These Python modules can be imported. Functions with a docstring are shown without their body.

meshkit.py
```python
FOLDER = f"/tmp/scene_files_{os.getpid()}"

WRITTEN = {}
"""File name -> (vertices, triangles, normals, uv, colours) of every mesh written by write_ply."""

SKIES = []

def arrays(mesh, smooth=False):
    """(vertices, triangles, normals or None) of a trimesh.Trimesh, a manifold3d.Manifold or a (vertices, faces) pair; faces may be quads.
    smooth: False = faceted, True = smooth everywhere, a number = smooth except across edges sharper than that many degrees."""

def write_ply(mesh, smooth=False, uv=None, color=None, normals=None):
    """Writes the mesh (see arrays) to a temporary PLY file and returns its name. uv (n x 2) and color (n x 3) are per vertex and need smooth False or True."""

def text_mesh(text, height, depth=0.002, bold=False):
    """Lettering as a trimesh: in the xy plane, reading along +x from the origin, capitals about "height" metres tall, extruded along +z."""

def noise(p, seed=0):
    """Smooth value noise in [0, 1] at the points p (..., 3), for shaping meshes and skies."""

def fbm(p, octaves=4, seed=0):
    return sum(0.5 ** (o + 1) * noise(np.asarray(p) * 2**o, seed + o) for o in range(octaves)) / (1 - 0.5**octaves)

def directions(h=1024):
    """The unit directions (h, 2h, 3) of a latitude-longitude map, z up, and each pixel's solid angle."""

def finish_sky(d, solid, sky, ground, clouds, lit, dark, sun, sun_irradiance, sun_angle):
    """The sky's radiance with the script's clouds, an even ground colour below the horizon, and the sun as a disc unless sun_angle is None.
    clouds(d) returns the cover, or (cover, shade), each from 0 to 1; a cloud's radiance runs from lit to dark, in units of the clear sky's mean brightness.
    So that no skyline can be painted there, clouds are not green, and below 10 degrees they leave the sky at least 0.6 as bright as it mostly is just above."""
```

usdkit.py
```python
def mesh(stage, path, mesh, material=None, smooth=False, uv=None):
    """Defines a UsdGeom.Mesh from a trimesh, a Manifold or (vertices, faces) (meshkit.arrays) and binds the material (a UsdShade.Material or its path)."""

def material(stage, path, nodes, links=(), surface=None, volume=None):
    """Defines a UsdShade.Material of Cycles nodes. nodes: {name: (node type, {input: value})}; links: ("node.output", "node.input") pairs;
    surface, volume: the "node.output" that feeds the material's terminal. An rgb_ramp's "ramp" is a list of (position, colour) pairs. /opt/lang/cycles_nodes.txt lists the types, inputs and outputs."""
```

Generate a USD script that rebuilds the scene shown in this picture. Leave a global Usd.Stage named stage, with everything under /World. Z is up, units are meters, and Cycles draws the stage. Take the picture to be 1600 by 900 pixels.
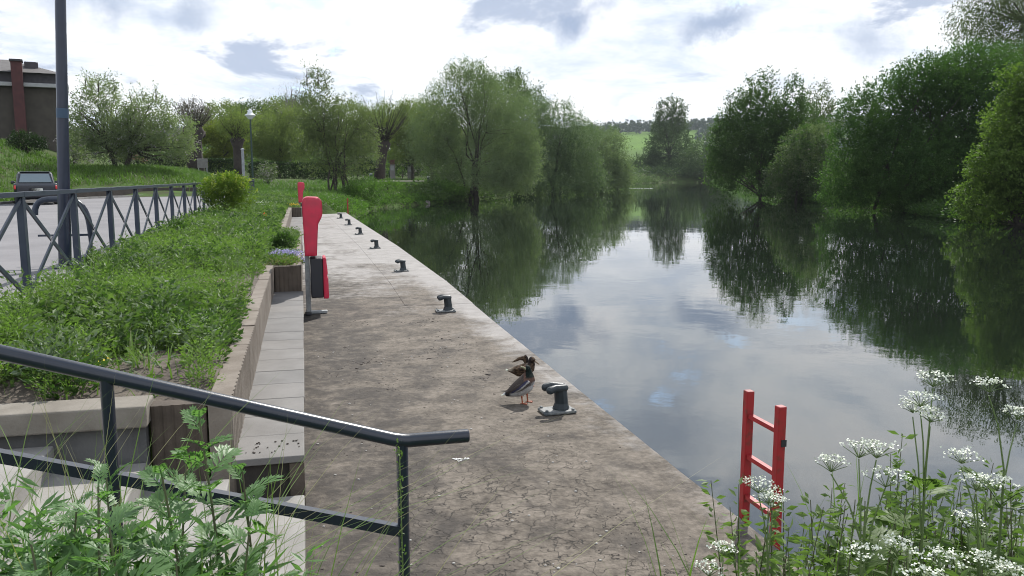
import math, numpy as np, trimesh, manifold3d, usdkit, meshkit
from manifold3d import Manifold
from pxr import Usd, UsdGeom, UsdLux, UsdShade, Gf, Sdf

# ------------------------------------------------------------------ camera, sky, sun, exposure
stage = Usd.Stage.CreateInMemory()
UsdGeom.SetStageUpAxis(stage, 'Z'); UsdGeom.SetStageMetersPerUnit(stage, 1.0)
UsdGeom.Xform.Define(stage, '/World'); UsdGeom.Scope.Define(stage, '/World/Looks')
PSI, TH = 14.035, 7.797                       # the camera looks right of the quay's direction, slightly down
cam = UsdGeom.Camera.Define(stage, '/World/camera')
cam.AddTranslateOp().Set(Gf.Vec3d(0, 0, 2.3)); cam.AddRotateZOp().Set(-PSI); cam.AddRotateXOp().Set(90 - TH)
cam.CreateHorizontalApertureAttr(36.0); cam.CreateFocalLengthAttr(29.25); cam.CreateClippingRangeAttr((0.05, 6000))
cam.CreateExposureAttr(0.35)
SUN_AZ, SUN_EL = math.radians(32), math.radians(47)
SKY_STRENGTH, CLOUD = 0.1, 0.93
SUN_INTENSITY = 1.25
sd = np.array([math.sin(SUN_AZ)*math.cos(SUN_EL), math.cos(SUN_AZ)*math.cos(SUN_EL), math.sin(SUN_EL)])
sun = UsdLux.DistantLight.Define(stage, '/World/sun')
sun.CreateNormalizeAttr(True); sun.CreateIntensityAttr(SUN_INTENSITY); sun.CreateAngleAttr(0.53); sun.CreateColorAttr(Gf.Vec3f(1, .965, .91))
sun.AddRotateZOp().Set(-math.degrees(SUN_AZ)); sun.AddRotateXOp().Set(-(90 - math.degrees(SUN_EL)))
# sky: clear air with a broken layer of cloud; the darker cloud bellies and the blue gaps lie where the photograph has them
N, L = {}, []
N['sky'] = ('sky_texture', dict(sky_type='single_scattering', sun_disc=False, sun_elevation=SUN_EL, sun_rotation=SUN_AZ))
N['tc'] = ('texture_coordinate', {})
N['sep'] = ('separate_xyz', {}); L += [('tc.generated', 'sep.vector')]
N['zc'] = ('math', dict(math_type='maximum', value2=0.0)); L += [('sep.z', 'zc.value1')]
N['za'] = ('math', dict(math_type='add', value2=0.22)); L += [('zc.value', 'za.value1')]
for a in 'xy':
    N['q'+a] = ('math', dict(math_type='divide')); L += [('sep.'+a, f'q{a}.value1'), ('za.value', f'q{a}.value2')]
N['pl'] = ('combine_xyz', dict(z=3.7)); L += [('qx.value', 'pl.x'), ('qy.value', 'pl.y')]
N['nb'] = ('noise_texture', dict(scale=1.8, detail=10, roughness=0.64, distortion=0.3)); L += [('pl.vector', 'nb.vector')]
N['pm'] = ('mapping', dict(location=(7.3, 2.1, 9.0), scale=(1, 1, 1))); L += [('pl.vector', 'pm.vector')]
N['nd'] = ('noise_texture', dict(scale=1.5, detail=8, roughness=0.6, distortion=0.4)); L += [('pm.vector', 'nd.vector')]
N['wv'] = ('noise_texture', dict(scale=9.0, detail=6, roughness=0.6)); L += [('tc.generated', 'wv.vector')]
N['wc'] = ('vector_math', dict(math_type='subtract', vector2=(.5, .5, .5))); L += [('wv.color', 'wc.vector1')]
N['ws'] = ('vector_math', dict(math_type='scale', scale=0.15)); L += [('wc.vector', 'ws.vector1')]
N['wd'] = ('vector_math', dict(math_type='add')); L += [('tc.generated', 'wd.vector1'), ('ws.vector', 'wd.vector2')]
def blobs(tag, spots):
    prev = None
    for i, (d, r, w, fl) in enumerate(spots):
        d = np.array(d)/np.linalg.norm(d); n = f'{tag}{i}'
        N[n+'s'] = ('vector_math', dict(math_type='subtract', vector2=tuple(d))); L.append(('wd.vector', n+'s.vector1'))
        N[n+'m'] = ('vector_math', dict(math_type='multiply', vector2=(1, 1, fl))); L.append((n+'s.vector', n+'m.vector1'))
        N[n+'l'] = ('vector_math', dict(math_type='length')); L.append((n+'m.vector', n+'l.vector1'))
        N[n] = ('map_range', dict(range_type='smoothstep', from_min=r*.15, from_max=r, to_min=w, to_max=0.0, clamp=True)); L.append((n+'l.value', n+'.value'))
        if prev:
            N[n+'x'] = ('math', dict(math_type='maximum')); L.extend([(prev, n+'x.value1'), (n+'.result', n+'x.value2')]); prev = n+'x.value'
        else: prev = n+'.result'
    return prev
dark = blobs('d', [((.308,.933,.190), .062, 1.0, 1.9), ((.445,.88,.168), .066, .95, 2.2), ((.594,.794,.131), .05, .75, 1.2), ((-.177,.97,.172), .06, .75, 1.6),
                   ((-.10,.98,.168), .05, .7, 1.8), ((.067,.986,.146), .04, .3, 1.6), ((-.25,.954,.163), .06, .45, 1.6), ((.161,.983,.085), .05, .35, 2), ((.40,.90,.31), .10, .7, 1.3), ((.62,.70,.35), .12, .6, 1.2), ((.48,.78,.40), .11, .9, 1.2), ((.70,.55,.45), .14, .8, 1.2), ((.27,.90,.36), .09, .8, 1.2),
                   ((.36,.93,.075), .035, .35, 2.5), ((.52,.84,.10), .05, .35, 2.5), ((.25,.96,.095), .04, .4, 2.5)])
blue = blobs('b', [((.026,.982,.190), .036, .9, 2.5), ((-.01,.984,.18), .03, .8, 2.2), ((.056,.987,.149), .03, .75, 2.5), ((.475,.863,.190), .03, .6, 3), ((.017,.99,.137), .02, .6, 2), ((.124,.978,.17), .022, .5, 2),
                   ((.545,.82,.160), .05, .55, 4.5), ((.50,.70,.52), .16, .8, 1.3), ((.75,.60,.31), .10, .8, 1.5)])
N['el'] = ('map_range', dict(range_type='smoothstep', from_min=.17, from_max=.5, to_min=0, to_max=1, clamp=True)); L.append(('sep.z', 'el.value'))
N['nde'] = ('math', dict(math_type='multiply_add', value2=.035)); L += [('el.result', 'nde.value1'), ('nd.fac', 'nde.value3')]
N['nbe'] = ('math', dict(math_type='multiply_add', value2=-.11)); L += [('el.result', 'nbe.value1'), ('nb.fac', 'nbe.value3')]
N['ndr'] = ('map_range', dict(range_type='smoothstep', from_min=.53, from_max=.63, to_min=0, to_max=.85, clamp=True)); L.append(('nde.value', 'ndr.value'))
N['shade'] = ('math', dict(math_type='maximum')); L += [(dark, 'shade.value1'), ('ndr.result', 'shade.value2')]
N['nbr'] = ('rgb_ramp', dict(ramp=[(0, (.50, .61, .80)), (.36, (.58, .67, .82)), (.44, (.74, .80, .89)), (.51, (.88, .92, .98)), (.60, (1.0, 1.01, 1.04)), (1, (1.08, 1.09, 1.11))])); L.append(('nb.fac', 'nbr.fac'))
N['lit'] = ('mix', dict(fac=0.0, color2=(.33, .41, .57))); L += [('nbr.color', 'lit.color1'), ('shade.value', 'lit.fac')]
k = CLOUD/SKY_STRENGTH
N['scl'] = ('vector_math', dict(math_type='scale', scale=k)); L.append(('lit.color', 'scl.vector1'))
# far holes in the cloud elsewhere in the sky
N['hole'] = ('map_range', dict(range_type='smoothstep', from_min=.31, from_max=.38, to_min=.85, to_max=0, clamp=True)); L.append(('nbe.value', 'hole.value'))
N['gap'] = ('math', dict(math_type='maximum')); L += [(blue, 'gap.value1'), ('hole.result', 'gap.value2')]
N['bl'] = ('vector_math', dict(math_type='add', vector2=tuple(np.array((.28, .50, .80))*k*.72))); L.append(('sky.color', 'bl.vector1'))
N['all'] = ('mix', {}); L += [('gap.value', 'all.fac'), ('scl.vector', 'all.color1'), ('bl.vector', 'all.color2')]
N['bg'] = ('background_shader', dict(strength=SKY_STRENGTH)); L.append(('all.color', 'bg.color'))
skymat = usdkit.material(stage, '/World/Looks/sky', N, L, surface='bg.background')
dome = UsdLux.DomeLight.Define(stage, '/World/sky'); UsdShade.MaterialBindingAPI.Apply(dome.GetPrim()).Bind(skymat)

# ------------------------------------------------------------------ helpers
R = np.random.default_rng(11)
CR, CF = np.array([math.cos(math.radians(PSI)), -math.sin(math.radians(PSI)), 0]), np.array([math.sin(math.radians(PSI)), math.cos(math.radians(PSI)), 0])
used = {}
def uname(parent, name):
    k = used.setdefault(parent, {}); n = k.get(name, -1)+1; k[name] = n
    return name if n == 0 else f'{name}_{n:03d}'
def tag(p, label=None, cat=None, group=None, kind=None):
    p = p.GetPrim() if hasattr(p, 'GetPrim') else p
    for a, v in (('label', label), ('category', cat), ('group', group), ('kind', kind)):
        if v: p.SetCustomDataByKey(a, v)
    return p
LOC = {}
def thing(name, label, cat, loc=(0, 0, 0), rz=0, group=None):
    path = '/World/'+uname('/World', name); x = UsdGeom.Xform.Define(stage, path)
    x.AddTranslateOp().Set(Gf.Vec3d(*map(float, loc)))
    if rz: x.AddRotateZOp().Set(float(rz))
    tag(x, label, cat, group); LOC[path] = np.array(loc, float); return path
def obj(name, mesh, mat, parent='/World', smooth=False, world=False, tint=None):
    """One Mesh prim. world: the mesh is in world coordinates although its parent stands at a place of its own."""
    path = parent+'/'+uname(parent, name)
    v, f, n = meshkit.arrays(mesh, smooth)
    if world:
        p = parent
        while p not in LOC: p = p.rsplit('/', 1)[0]
        v = v-LOC[p]
    m = UsdGeom.Mesh.Define(stage, path)
    from pxr import Vt
    m.CreatePointsAttr(Vt.Vec3fArray.FromNumpy(np.ascontiguousarray(v, np.float32)))
    m.CreateFaceVertexCountsAttr(Vt.IntArray.FromNumpy(np.full(len(f), 3, np.int32)))
    m.CreateFaceVertexIndicesAttr(Vt.IntArray.FromNumpy(np.ascontiguousarray(f, np.int32).ravel()))
    m.CreateSubdivisionSchemeAttr('none')
    if n is not None:
        m.CreateNormalsAttr(Vt.Vec3fArray.FromNumpy(np.ascontiguousarray(n, np.float32))); m.SetNormalsInterpolation('vertex')
    if tint is not None:
        UsdGeom.PrimvarsAPI(m).CreatePrimvar('tint', Sdf.ValueTypeNames.Color3fArray, 'vertex').Set(Vt.Vec3fArray.FromNumpy(np.ascontiguousarray(tint, np.float32)))
    UsdShade.MaterialBindingAPI.Apply(m.GetPrim()).Bind(M[mat])
    return path
def prim(path): return stage.GetPrimAtPath(path)
def single(name, mesh, mat, label, cat, smooth=False, group=None):
    p = obj(name, mesh, mat, '/World', smooth); tag(prim(p), label, cat, group); return p
def struct(name, mesh, mat, smooth=False, kind='structure', label=None, cat=None):
    p = obj(name, mesh, mat, '/World', smooth); tag(prim(p), label, cat, None, kind); return p
def dup(src, loc, rz=0, label=None, group=None, scale=None):
    name = src.rsplit('/', 1)[1]
    if name[-4:-3] == '_' and name[-3:].isdigit(): name = name[:-4]
    path = '/World/'+uname('/World', name)
    x = UsdGeom.Xform.Define(stage, path)
    was = prim(src).GetCustomData()
    x.GetPrim().GetReferences().AddInternalReference(src)
    x.ClearXformOpOrder()
    x.AddTranslateOp().Set(Gf.Vec3d(*map(float, loc)))
    x.AddRotateZOp().Set(float(rz))
    if scale: x.AddScaleOp().Set(Gf.Vec3f(scale, scale, scale))
    else: x.SetXformOpOrder(x.GetOrderedXformOps()[:2])
    x.GetPrim().SetInstanceable(True)
    tag(x, label or was.get('label'), was.get('category'), group or was.get('group')); return path
cat_ = trimesh.util.concatenate
def box(x0, x1, y0, y1, z0, z1):
    m = trimesh.creation.box([x1-x0, y1-y0, z1-z0]); m.apply_translation([(x0+x1)/2, (y0+y1)/2, (z0+z1)/2]); return m
def rbox(x0, x1, y0, y1, z0, z1, r=.01, seg=8):
    """a box with rounded edges"""
    s = Manifold.sphere(r, seg)
    return tm(Manifold.batch_hull([s.translate([x, y, z]) for x in (x0+r, x1-r) for y in (y0+r, y1-r) for z in (z0+r, z1-r)]))
def tm(man):
    m = man.to_mesh(); return trimesh.Trimesh(np.array(m.vert_properties[:, :3]), np.array(m.tri_verts), process=False)
def tube(pts, rad, n=6, cap=True):
    pts = np.asarray(pts, float); k = len(pts); rad = np.broadcast_to(np.asarray(rad, float), (k,))
    t = np.gradient(pts, axis=0); t /= np.maximum(np.linalg.norm(t, axis=1, keepdims=True), 1e-9)
    ref = np.array([0, 0, 1.0]) if abs(t[:, 2]).mean() < .8 else np.array([1.0, 0, 0])
    u = np.cross(t, ref); u /= np.maximum(np.linalg.norm(u, axis=1, keepdims=True), 1e-9); w = np.cross(t, u)
    a = np.arange(n)/n*2*math.pi
    v = (pts[:, None]+rad[:, None, None]*(np.cos(a)[None, :, None]*u[:, None]+np.sin(a)[None, :, None]*w[:, None])).reshape(-1, 3)
    i, j = np.meshgrid(np.arange(k-1), np.arange(n), indexing='ij'); j2 = (j+1) % n
    q = np.stack([i*n+j, i*n+j2, (i+1)*n+j2, (i+1)*n+j], -1).reshape(-1, 4)
    f = np.vstack([q[:, [0, 2, 1]], q[:, [0, 3, 2]]])
    if cap:
        e = np.arange(1, n-1)
        f = np.vstack([f, np.stack([0*e, e, e+1], 1), (k-1)*n+np.stack([0*e, e+1, e], 1)])
    return trimesh.Trimesh(v, f, process=False)
def bar(a, b, w, h=None):
    """a rectangular bar from a to b"""
    a, b = np.array(a, float), np.array(b, float); d = b-a; l = np.linalg.norm(d); d /= l
    ref = np.array([0, 0, 1.0]) if abs(d[2]) < .95 else np.array([0, 1.0, 0])
    u = np.cross(d, ref); u /= np.linalg.norm(u); v = np.cross(u, d)
    m = trimesh.creation.box([w, h or w, l]); T = np.eye(4); T[:3, 0], T[:3, 1], T[:3, 2], T[:3, 3] = u, v, d, (a+b)/2
    if np.linalg.det(T[:3, :3]) < 0: T[:3, 0] *= -1
    m.apply_transform(T); return m
def lathe(prof, n=20):
    return trimesh.creation.revolve(np.array(prof, float), sections=n)
def hull_chain(chains, refine=.02, smooth=12):
    """one body: the hulls of successive spheres, joined, refined and smoothed"""
    ms = []
    for ch in chains:
        s = [Manifold.sphere(r, 14).translate(list(map(float, p))) for p, r in ch]
        ms += [Manifold.batch_hull([a, b]) for a, b in zip(s, s[1:])] if len(s) > 1 else s
    m = Manifold.batch_boolean(ms, manifold3d.OpType.Add).refine_to_length(refine)
    t = tm(m); t.merge_vertices()
    if smooth: trimesh.smoothing.filter_taubin(t, iterations=smooth)
    return t
def unit(v): return v/np.maximum(np.linalg.norm(v, axis=-1, keepdims=True), 1e-9)
def leaf_cards(p, a, l, w, rng, bend=0.0):
    """n loose leaves: rhombi from p along a"""
    n = len(p); b = unit(np.cross(a, unit(rng.normal(size=(n, 3))))); l = np.broadcast_to(l, n)[:, None]; w = np.broadcast_to(w, n)[:, None]
    nn = np.cross(a, b)
    v = np.stack([p, p+a*l*.45+b*w*.5+nn*w*bend, p+a*l, p+a*l*.45-b*w*.5+nn*w*bend], 1).reshape(-1, 3)
    i = np.arange(n)*4
    return v, np.vstack([np.stack([i, i+1, i+2], 1), np.stack([i, i+2, i+3], 1)])
def vf_cat(parts):
    v, f, k = [], [], 0
    for a, b in parts: v.append(a); f.append(b+k); k += len(a)
    return trimesh.Trimesh(np.vstack(v), np.vstack(f), process=False)
def blades(p, h, w, rng, lean=.35, seg=3):
    """grass blades rooted at p"""
    n = len(p); az = rng.uniform(0, 2*math.pi, n); d = np.stack([np.cos(az), np.sin(az), 0*az], 1); s = np.stack([-np.sin(az), np.cos(az), 0*az], 1)
    h = np.broadcast_to(h, n)*rng.uniform(.6, 1.25, n); le = rng.uniform(0, lean*2, n); w = np.broadcast_to(w, n)
    v = []
    for k in range(seg+1):
        t = k/seg; c = p+d*(le*h*t*t)[:, None]+np.array([0, 0, 1.0])*(h*(t-.25*le*t*t))[:, None]; ww = (w*(1-t)**.7*.5)[:, None]
        v += [c-s*ww, c+s*ww]
    v = np.stack(v, 1).reshape(-1, 3); m = 2*(seg+1); i = np.arange(n)*m; f = []
    for k in range(seg): f += [np.stack([i+2*k, i+2*k+1, i+2*k+3], 1), np.stack([i+2*k, i+2*k+3, i+2*k+2], 1)]
    return v, np.vstack(f)

# ------------------------------------------------------------------ materials
M = {}
def mat(name, c1, c2=None, scale=4., rough=.7, metallic=0., bump=0., bscale=40., coat=0., spec=.5, detail=5, lo=.35, hi=.65):
    N = {'g': ('geometry', {}), 'p': ('principled_bsdf', dict(base_color=c1, roughness=rough, metallic=metallic, coat_weight=coat, specular_ior_level=spec))}; L = []
    if c2 is not None:
        N['n'] = ('noise_texture', dict(scale=scale, detail=detail, roughness=.6)); N['r'] = ('rgb_ramp', dict(ramp=[(0, c1), (lo, c1), (hi, c2), (1, c2)]))
        L += [('g.position', 'n.vector'), ('n.fac', 'r.fac'), ('r.color', 'p.base_color')]
    if bump:
        N['bn'] = ('noise_texture', dict(scale=bscale, detail=4)); N['b'] = ('bump', dict(strength=.6, distance=bump))
        L += [('g.position', 'bn.vector'), ('bn.fac', 'b.height'), ('b.normal', 'p.normal')]
    M[name] = usdkit.material(stage, '/World/Looks/'+name, N, L, surface='p.BSDF')
def leafmat(name, c1, c2, scale=.6, trans=.35, rough=.55, spec=.25, tcol=None):
    """leaves: hue runs with clumps (noise) and from leaf to leaf"""
    N = {'g': ('geometry', {}), 'n': ('noise_texture', dict(scale=scale, detail=3)), 'a': ('math', dict(math_type='multiply_add', value2=.45, value3=0.0)), 's': ('math', dict(math_type='multiply_add', value2=.9)),
         'r': ('rgb_ramp', dict(ramp=[(.2, c1), (.9, c2)])), 'p': ('principled_bsdf', dict(roughness=rough, specular_ior_level=spec)), 't': ('translucent_bsdf', {}), 'm': ('mix_closure', dict(fac=trans)),
         'h': ('mix', dict(mix_type='multiply', fac=1.0, color2=tcol or (1.35, 1.65, .75)))}
    L = [('g.position', 'n.vector'), ('g.random_per_island', 'a.value1'), ('n.fac', 's.value1'), ('a.value', 's.value3'), ('s.value', 'r.fac'), ('r.color', 'p.base_color'), ('r.color', 'h.color1'), ('h.color', 't.color'),
         ('p.BSDF', 'm.closure1'), ('t.BSDF', 'm.closure2')]
    M[name] = usdkit.material(stage, '/World/Looks/'+name, N, L, surface='m.closure')
mat('steel_navy', (.005, .008, .02), (.008, .012, .027), 6, .32, 0, 0, coat=.3)
mat('rail_paint', (.004, .006, .012), (.006, .009, .017), 8, .3, 0, .0006, 120, coat=.3)
mat('fence_paint', (.014, .021, .036), (.024, .032, .05), 5, .38, 0, .0008, 90)
mat('bollard_paint', (.005, .010, .013), (.012, .018, .021), 18, .45, 0, .002, 60)
mat('bollard_plate', (.20, .20, .19), (.05, .06, .065), 14, .6, 0, .002, 60)
mat('ledge_dark', (.02, .017, .014), (.05, .042, .035), 4, .9, 0, .004, 40)  # slab base: brown dirt plus the shade of its enclosed front, in the colour
mat('galvanised', (.34, .35, .35), (.24, .25, .26), 12, .5, .6, .0005, 80)
mat('red_plastic', (.48, .016, .05), (.36, .02, .045), 7, .42, 0, .0008, 50)
mat('red_paint', (.25, .010, .013), (.09, .025, .014), 16, .45, 0, .0012, 60, lo=.52, hi=.72)
mat('black_plastic', (.012, .012, .016), None, rough=.5)
mat('tape_black', (.01, .01, .012), None, rough=.6)
mat('soil', (.055, .042, .032), (.11, .09, .07), 5, .95, 0, .03, 14)
mat('block_concrete', (.125, .102, .08), (.19, .162, .134), 3.2, .9, 0, .006, 55)
mat('dark_block', (.05, .038, .028), (.085, .066, .05), 3.2, .9, 0, .006, 55)  # darker block concrete: brown dirt, with shade of enclosed faces put into the colour
mat('smooth_concrete', (.065, .064, .064), (.12, .117, .113), 2.2, .85, 0, .003, 40)
mat('coping_concrete', (.14, .123, .10), (.20, .18, .152), 3.5, .9, 0, .004, 60)
mat('paver', (.135, .127, .118), (.175, .166, .156), 2.6, .9, 0, .003, 70)
mat('paver_grey', (.12, .115, .109), (.155, .149, .142), 3.0, .9, 0, .003, 70)
mat('step_concrete', (.185, .175, .16), (.26, .248, .23), 3.0, .88, 0, .003, 60)
mat('asphalt', (.13, .125, .13), (.175, .168, .172), .7, .9, 0, .004, 90)
mat('kerb', (.2, .19, .18), (.27, .26, .24), 3, .9, 0, .005, 40)
mat('low_wall', (.035, .027, .023), (.06, .047, .04), 2.0, .95, 0, .02, 12)
mat('bark', (.028, .023, .019), (.06, .05, .042), 6, .9, 0, .02, 14)
mat('bark_grey', (.09, .08, .07), (.15, .135, .12), 5, .9, 0, .01, 20)
mat('bark_pollard', (.022, .017, .014), (.045, .035, .03), 4, .95, 0, .03, 9)
mat('stem_green', (.07, .11, .03), (.10, .14, .045), 9, .6)
mat('stem_purple', (.07, .06, .035), (.08, .10, .04), 9, .6)
mat('brick_wall', (.036, .030, .024), (.055, .047, .037), 1.2, .9, 0, .01, 14)
mat('roof_slate', (.065, .06, .058), (.10, .092, .088), 2, .8, 0, .02, 8)
mat('red_brick', (.05, .017, .017), (.07, .023, .022), 3, .9, 0, .01, 20)
mat('white_paint', (.22, .22, .22), (.28, .28, .28), 3, .6)
mat('dark_band', (.022, .02, .024), (.04, .036, .04), 3, .7)
mat('window_dark', (.012, .014, .018), None, rough=.12)
mat('pale_wall', (.40, .38, .38), (.52, .5, .5), 1.2, .85)
mat('tile_roof', (.20, .08, .055), (.27, .12, .085), 3, .85)
mat('car_paint', (.004, .005, .009), None, rough=.3, coat=.25)
mat('car_roof', (.03, .034, .045), None, rough=.15, coat=1.0)
mat('car_glass', (.14, .165, .17), None, rough=.06, coat=1.0)  # pale base colour paints in the brightness seen through the panes; cabin is solid
mat('tyre', (.012, .012, .013), None, rough=.85)
mat('rim', (.4, .4, .42), None, rough=.35, metallic=.8)
mat('tail_red', (.5, .02, .02), None, rough=.2, coat=.8)
mat('plate', (.65, .65, .58), None, rough=.5)
mat('lamp_white', (.55, .57, .6), None, rough=.4)
mat('lamp_green', (.012, .03, .025), None, rough=.45)
mat('pillar_grey', (.15, .14, .135), (.2, .19, .18), 4, .8)
mat('pillar_red', (.14, .06, .055), (.11, .05, .045), 8, .7)
mat('path_sand', (.38, .34, .27), (.46, .42, .35), 2, .95)
mat('stone', (.12, .11, .10), (.22, .2, .18), 3, .9, 0, .02, 12)
mat('blue_band', (.02, .045, .08), (.03, .06, .10), 9, .5)
mat('splash_white', (.72, .72, .70), None, rough=.8)
mat('duck_foot', (.30, .085, .04), None, rough=.55)
mat('bill_olive', (.22, .215, .13), None, rough=.4)
mat('bill_brown', (.22, .17, .12), None, rough=.45)
mat('white_petal', (.66, .67, .60), (.56, .60, .46), 60, .7)
mat('aubrieta', (.34, .30, .58), (.48, .45, .68), 30, .7)
mat('pink_petal', (.62, .25, .45), None, rough=.6)
mat('orange_petal', (.75, .12, .02), None, rough=.5)
mat('yellow_petal', (.75, .55, .04), None, rough=.5)
mat('debris', (.03, .025, .02), (.07, .055, .045), 30, .9)
mat('pebble', (.3, .28, .26), (.42, .4, .37), 30, .9)
mat('foam', (.42, .44, .47), None, rough=.5)
mat('mast_grey', (.2, .21, .23), (.28, .29, .31), 5, .5, .4)
leafmat('leaf_weed', (.055, .095, .028), (.155, .215, .07), 2.5)
leafmat('leaf_weed_grey', (.11, .15, .095), (.23, .275, .19), 2.5, .25)
leafmat('leaf_weed_dark', (.028, .06, .016), (.075, .125, .033), 2.5, .35)
leafmat('leaf_feather', (.085, .15, .03), (.19, .27, .07), 2.0, .4)
leafmat('leaf_mug', (.075, .145, .05), (.15, .26, .095), 6, .38, .45, .35)
leafmat('leaf_grass', (.07, .12, .03), (.16, .23, .065), 1.2, .35)
leafmat('leaf_straw', (.14, .14, .06), (.26, .25, .13), 4, .3)
leafmat('leaf_bank', (.04, .085, .018), (.115, .19, .04), .35, 0.42)
leafmat('leaf_slope', (.05, .10, .018), (.125, .195, .04), .35, .3)
leafmat('leaf_willow', (.082, .11, .066), (.18, .215, .13), .35, 0.42)
leafmat('leaf_willow2', (.06, .09, .056), (.14, .18, .10), .3, 0.4)
leafmat('leaf_dark', (.035, .062, .022), (.10, .14, .05), .4, 0.38)
leafmat('leaf_right', (.025, .055, .016), (.084, .136, .038), .4, 0.42)
leafmat('leaf_big', (.023, .056, .014), (.075, .132, .034), .35, 0.45)
leafmat('leaf_maple', (.05, .088, .017), (.14, .20, .046), .5, 0.45)
leafmat('leaf_far', (.04, .065, .034), (.095, .13, .06), .15, 0.35)
leafmat('leaf_alder', (.07, .09, .045), (.15, .175, .085), .5, 0.42)
leafmat('leaf_olive', (.10, .13, .045), (.19, .22, .08), .5, 0.42)
leafmat('leaf_yellow', (.10, .125, .022), (.19, .21, .045), .5, .35)
leafmat('leaf_apple', (.11, .14, .08), (.22, .25, .15), .6, 0.42)
leafmat('blossom', (.26, .24, .235), (.44, .42, .41), .8, .3, tcol=(1, 1, 1))
leafmat('leaf_pinkish', (.06, .085, .045), (.165, .19, .115), .7, 0.38)
leafmat('leaf_birch', (.05, .072, .03), (.12, .15, .065), .5, .35)
leafmat('leaf_shrub', (.07, .12, .015), (.16, .22, .03), 3, .35)
leafmat('leaf_shrub_tip', (.20, .27, .04), (.33, .38, .08), 3, .35, tcol=(1.2, 1.2, .7))
leafmat('leaf_hedge', (.010, .024, .007), (.036, .062, .016), .8, .25)
leafmat('twig_pale', (.12, .115, .085), (.18, .17, .12), .6, .1, tcol=(1, 1, 1))
leafmat('wood_far', (.03, .045, .05), (.06, .08, .07), .02, .15)
# tinted by vertex (plumage)
M['plumage'] = usdkit.material(stage, '/World/Looks/plumage', {'a': ('attribute', dict(attribute='tint')), 'g': ('geometry', {}), 'n': ('noise_texture', dict(scale=90, detail=3)), 'mr': ('map_range', dict(from_min=.3, from_max=.7, to_min=.65, to_max=1.25)),
    'x': ('vector_math', dict(math_type='scale')), 'p': ('principled_bsdf', dict(roughness=.75, specular_ior_level=.15))},
    [('a.color', 'x.vector1'), ('g.position', 'n.vector'), ('n.fac', 'mr.value'), ('mr.result', 'x.scale'), ('x.vector', 'p.base_color')], surface='p.BSDF')
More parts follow.
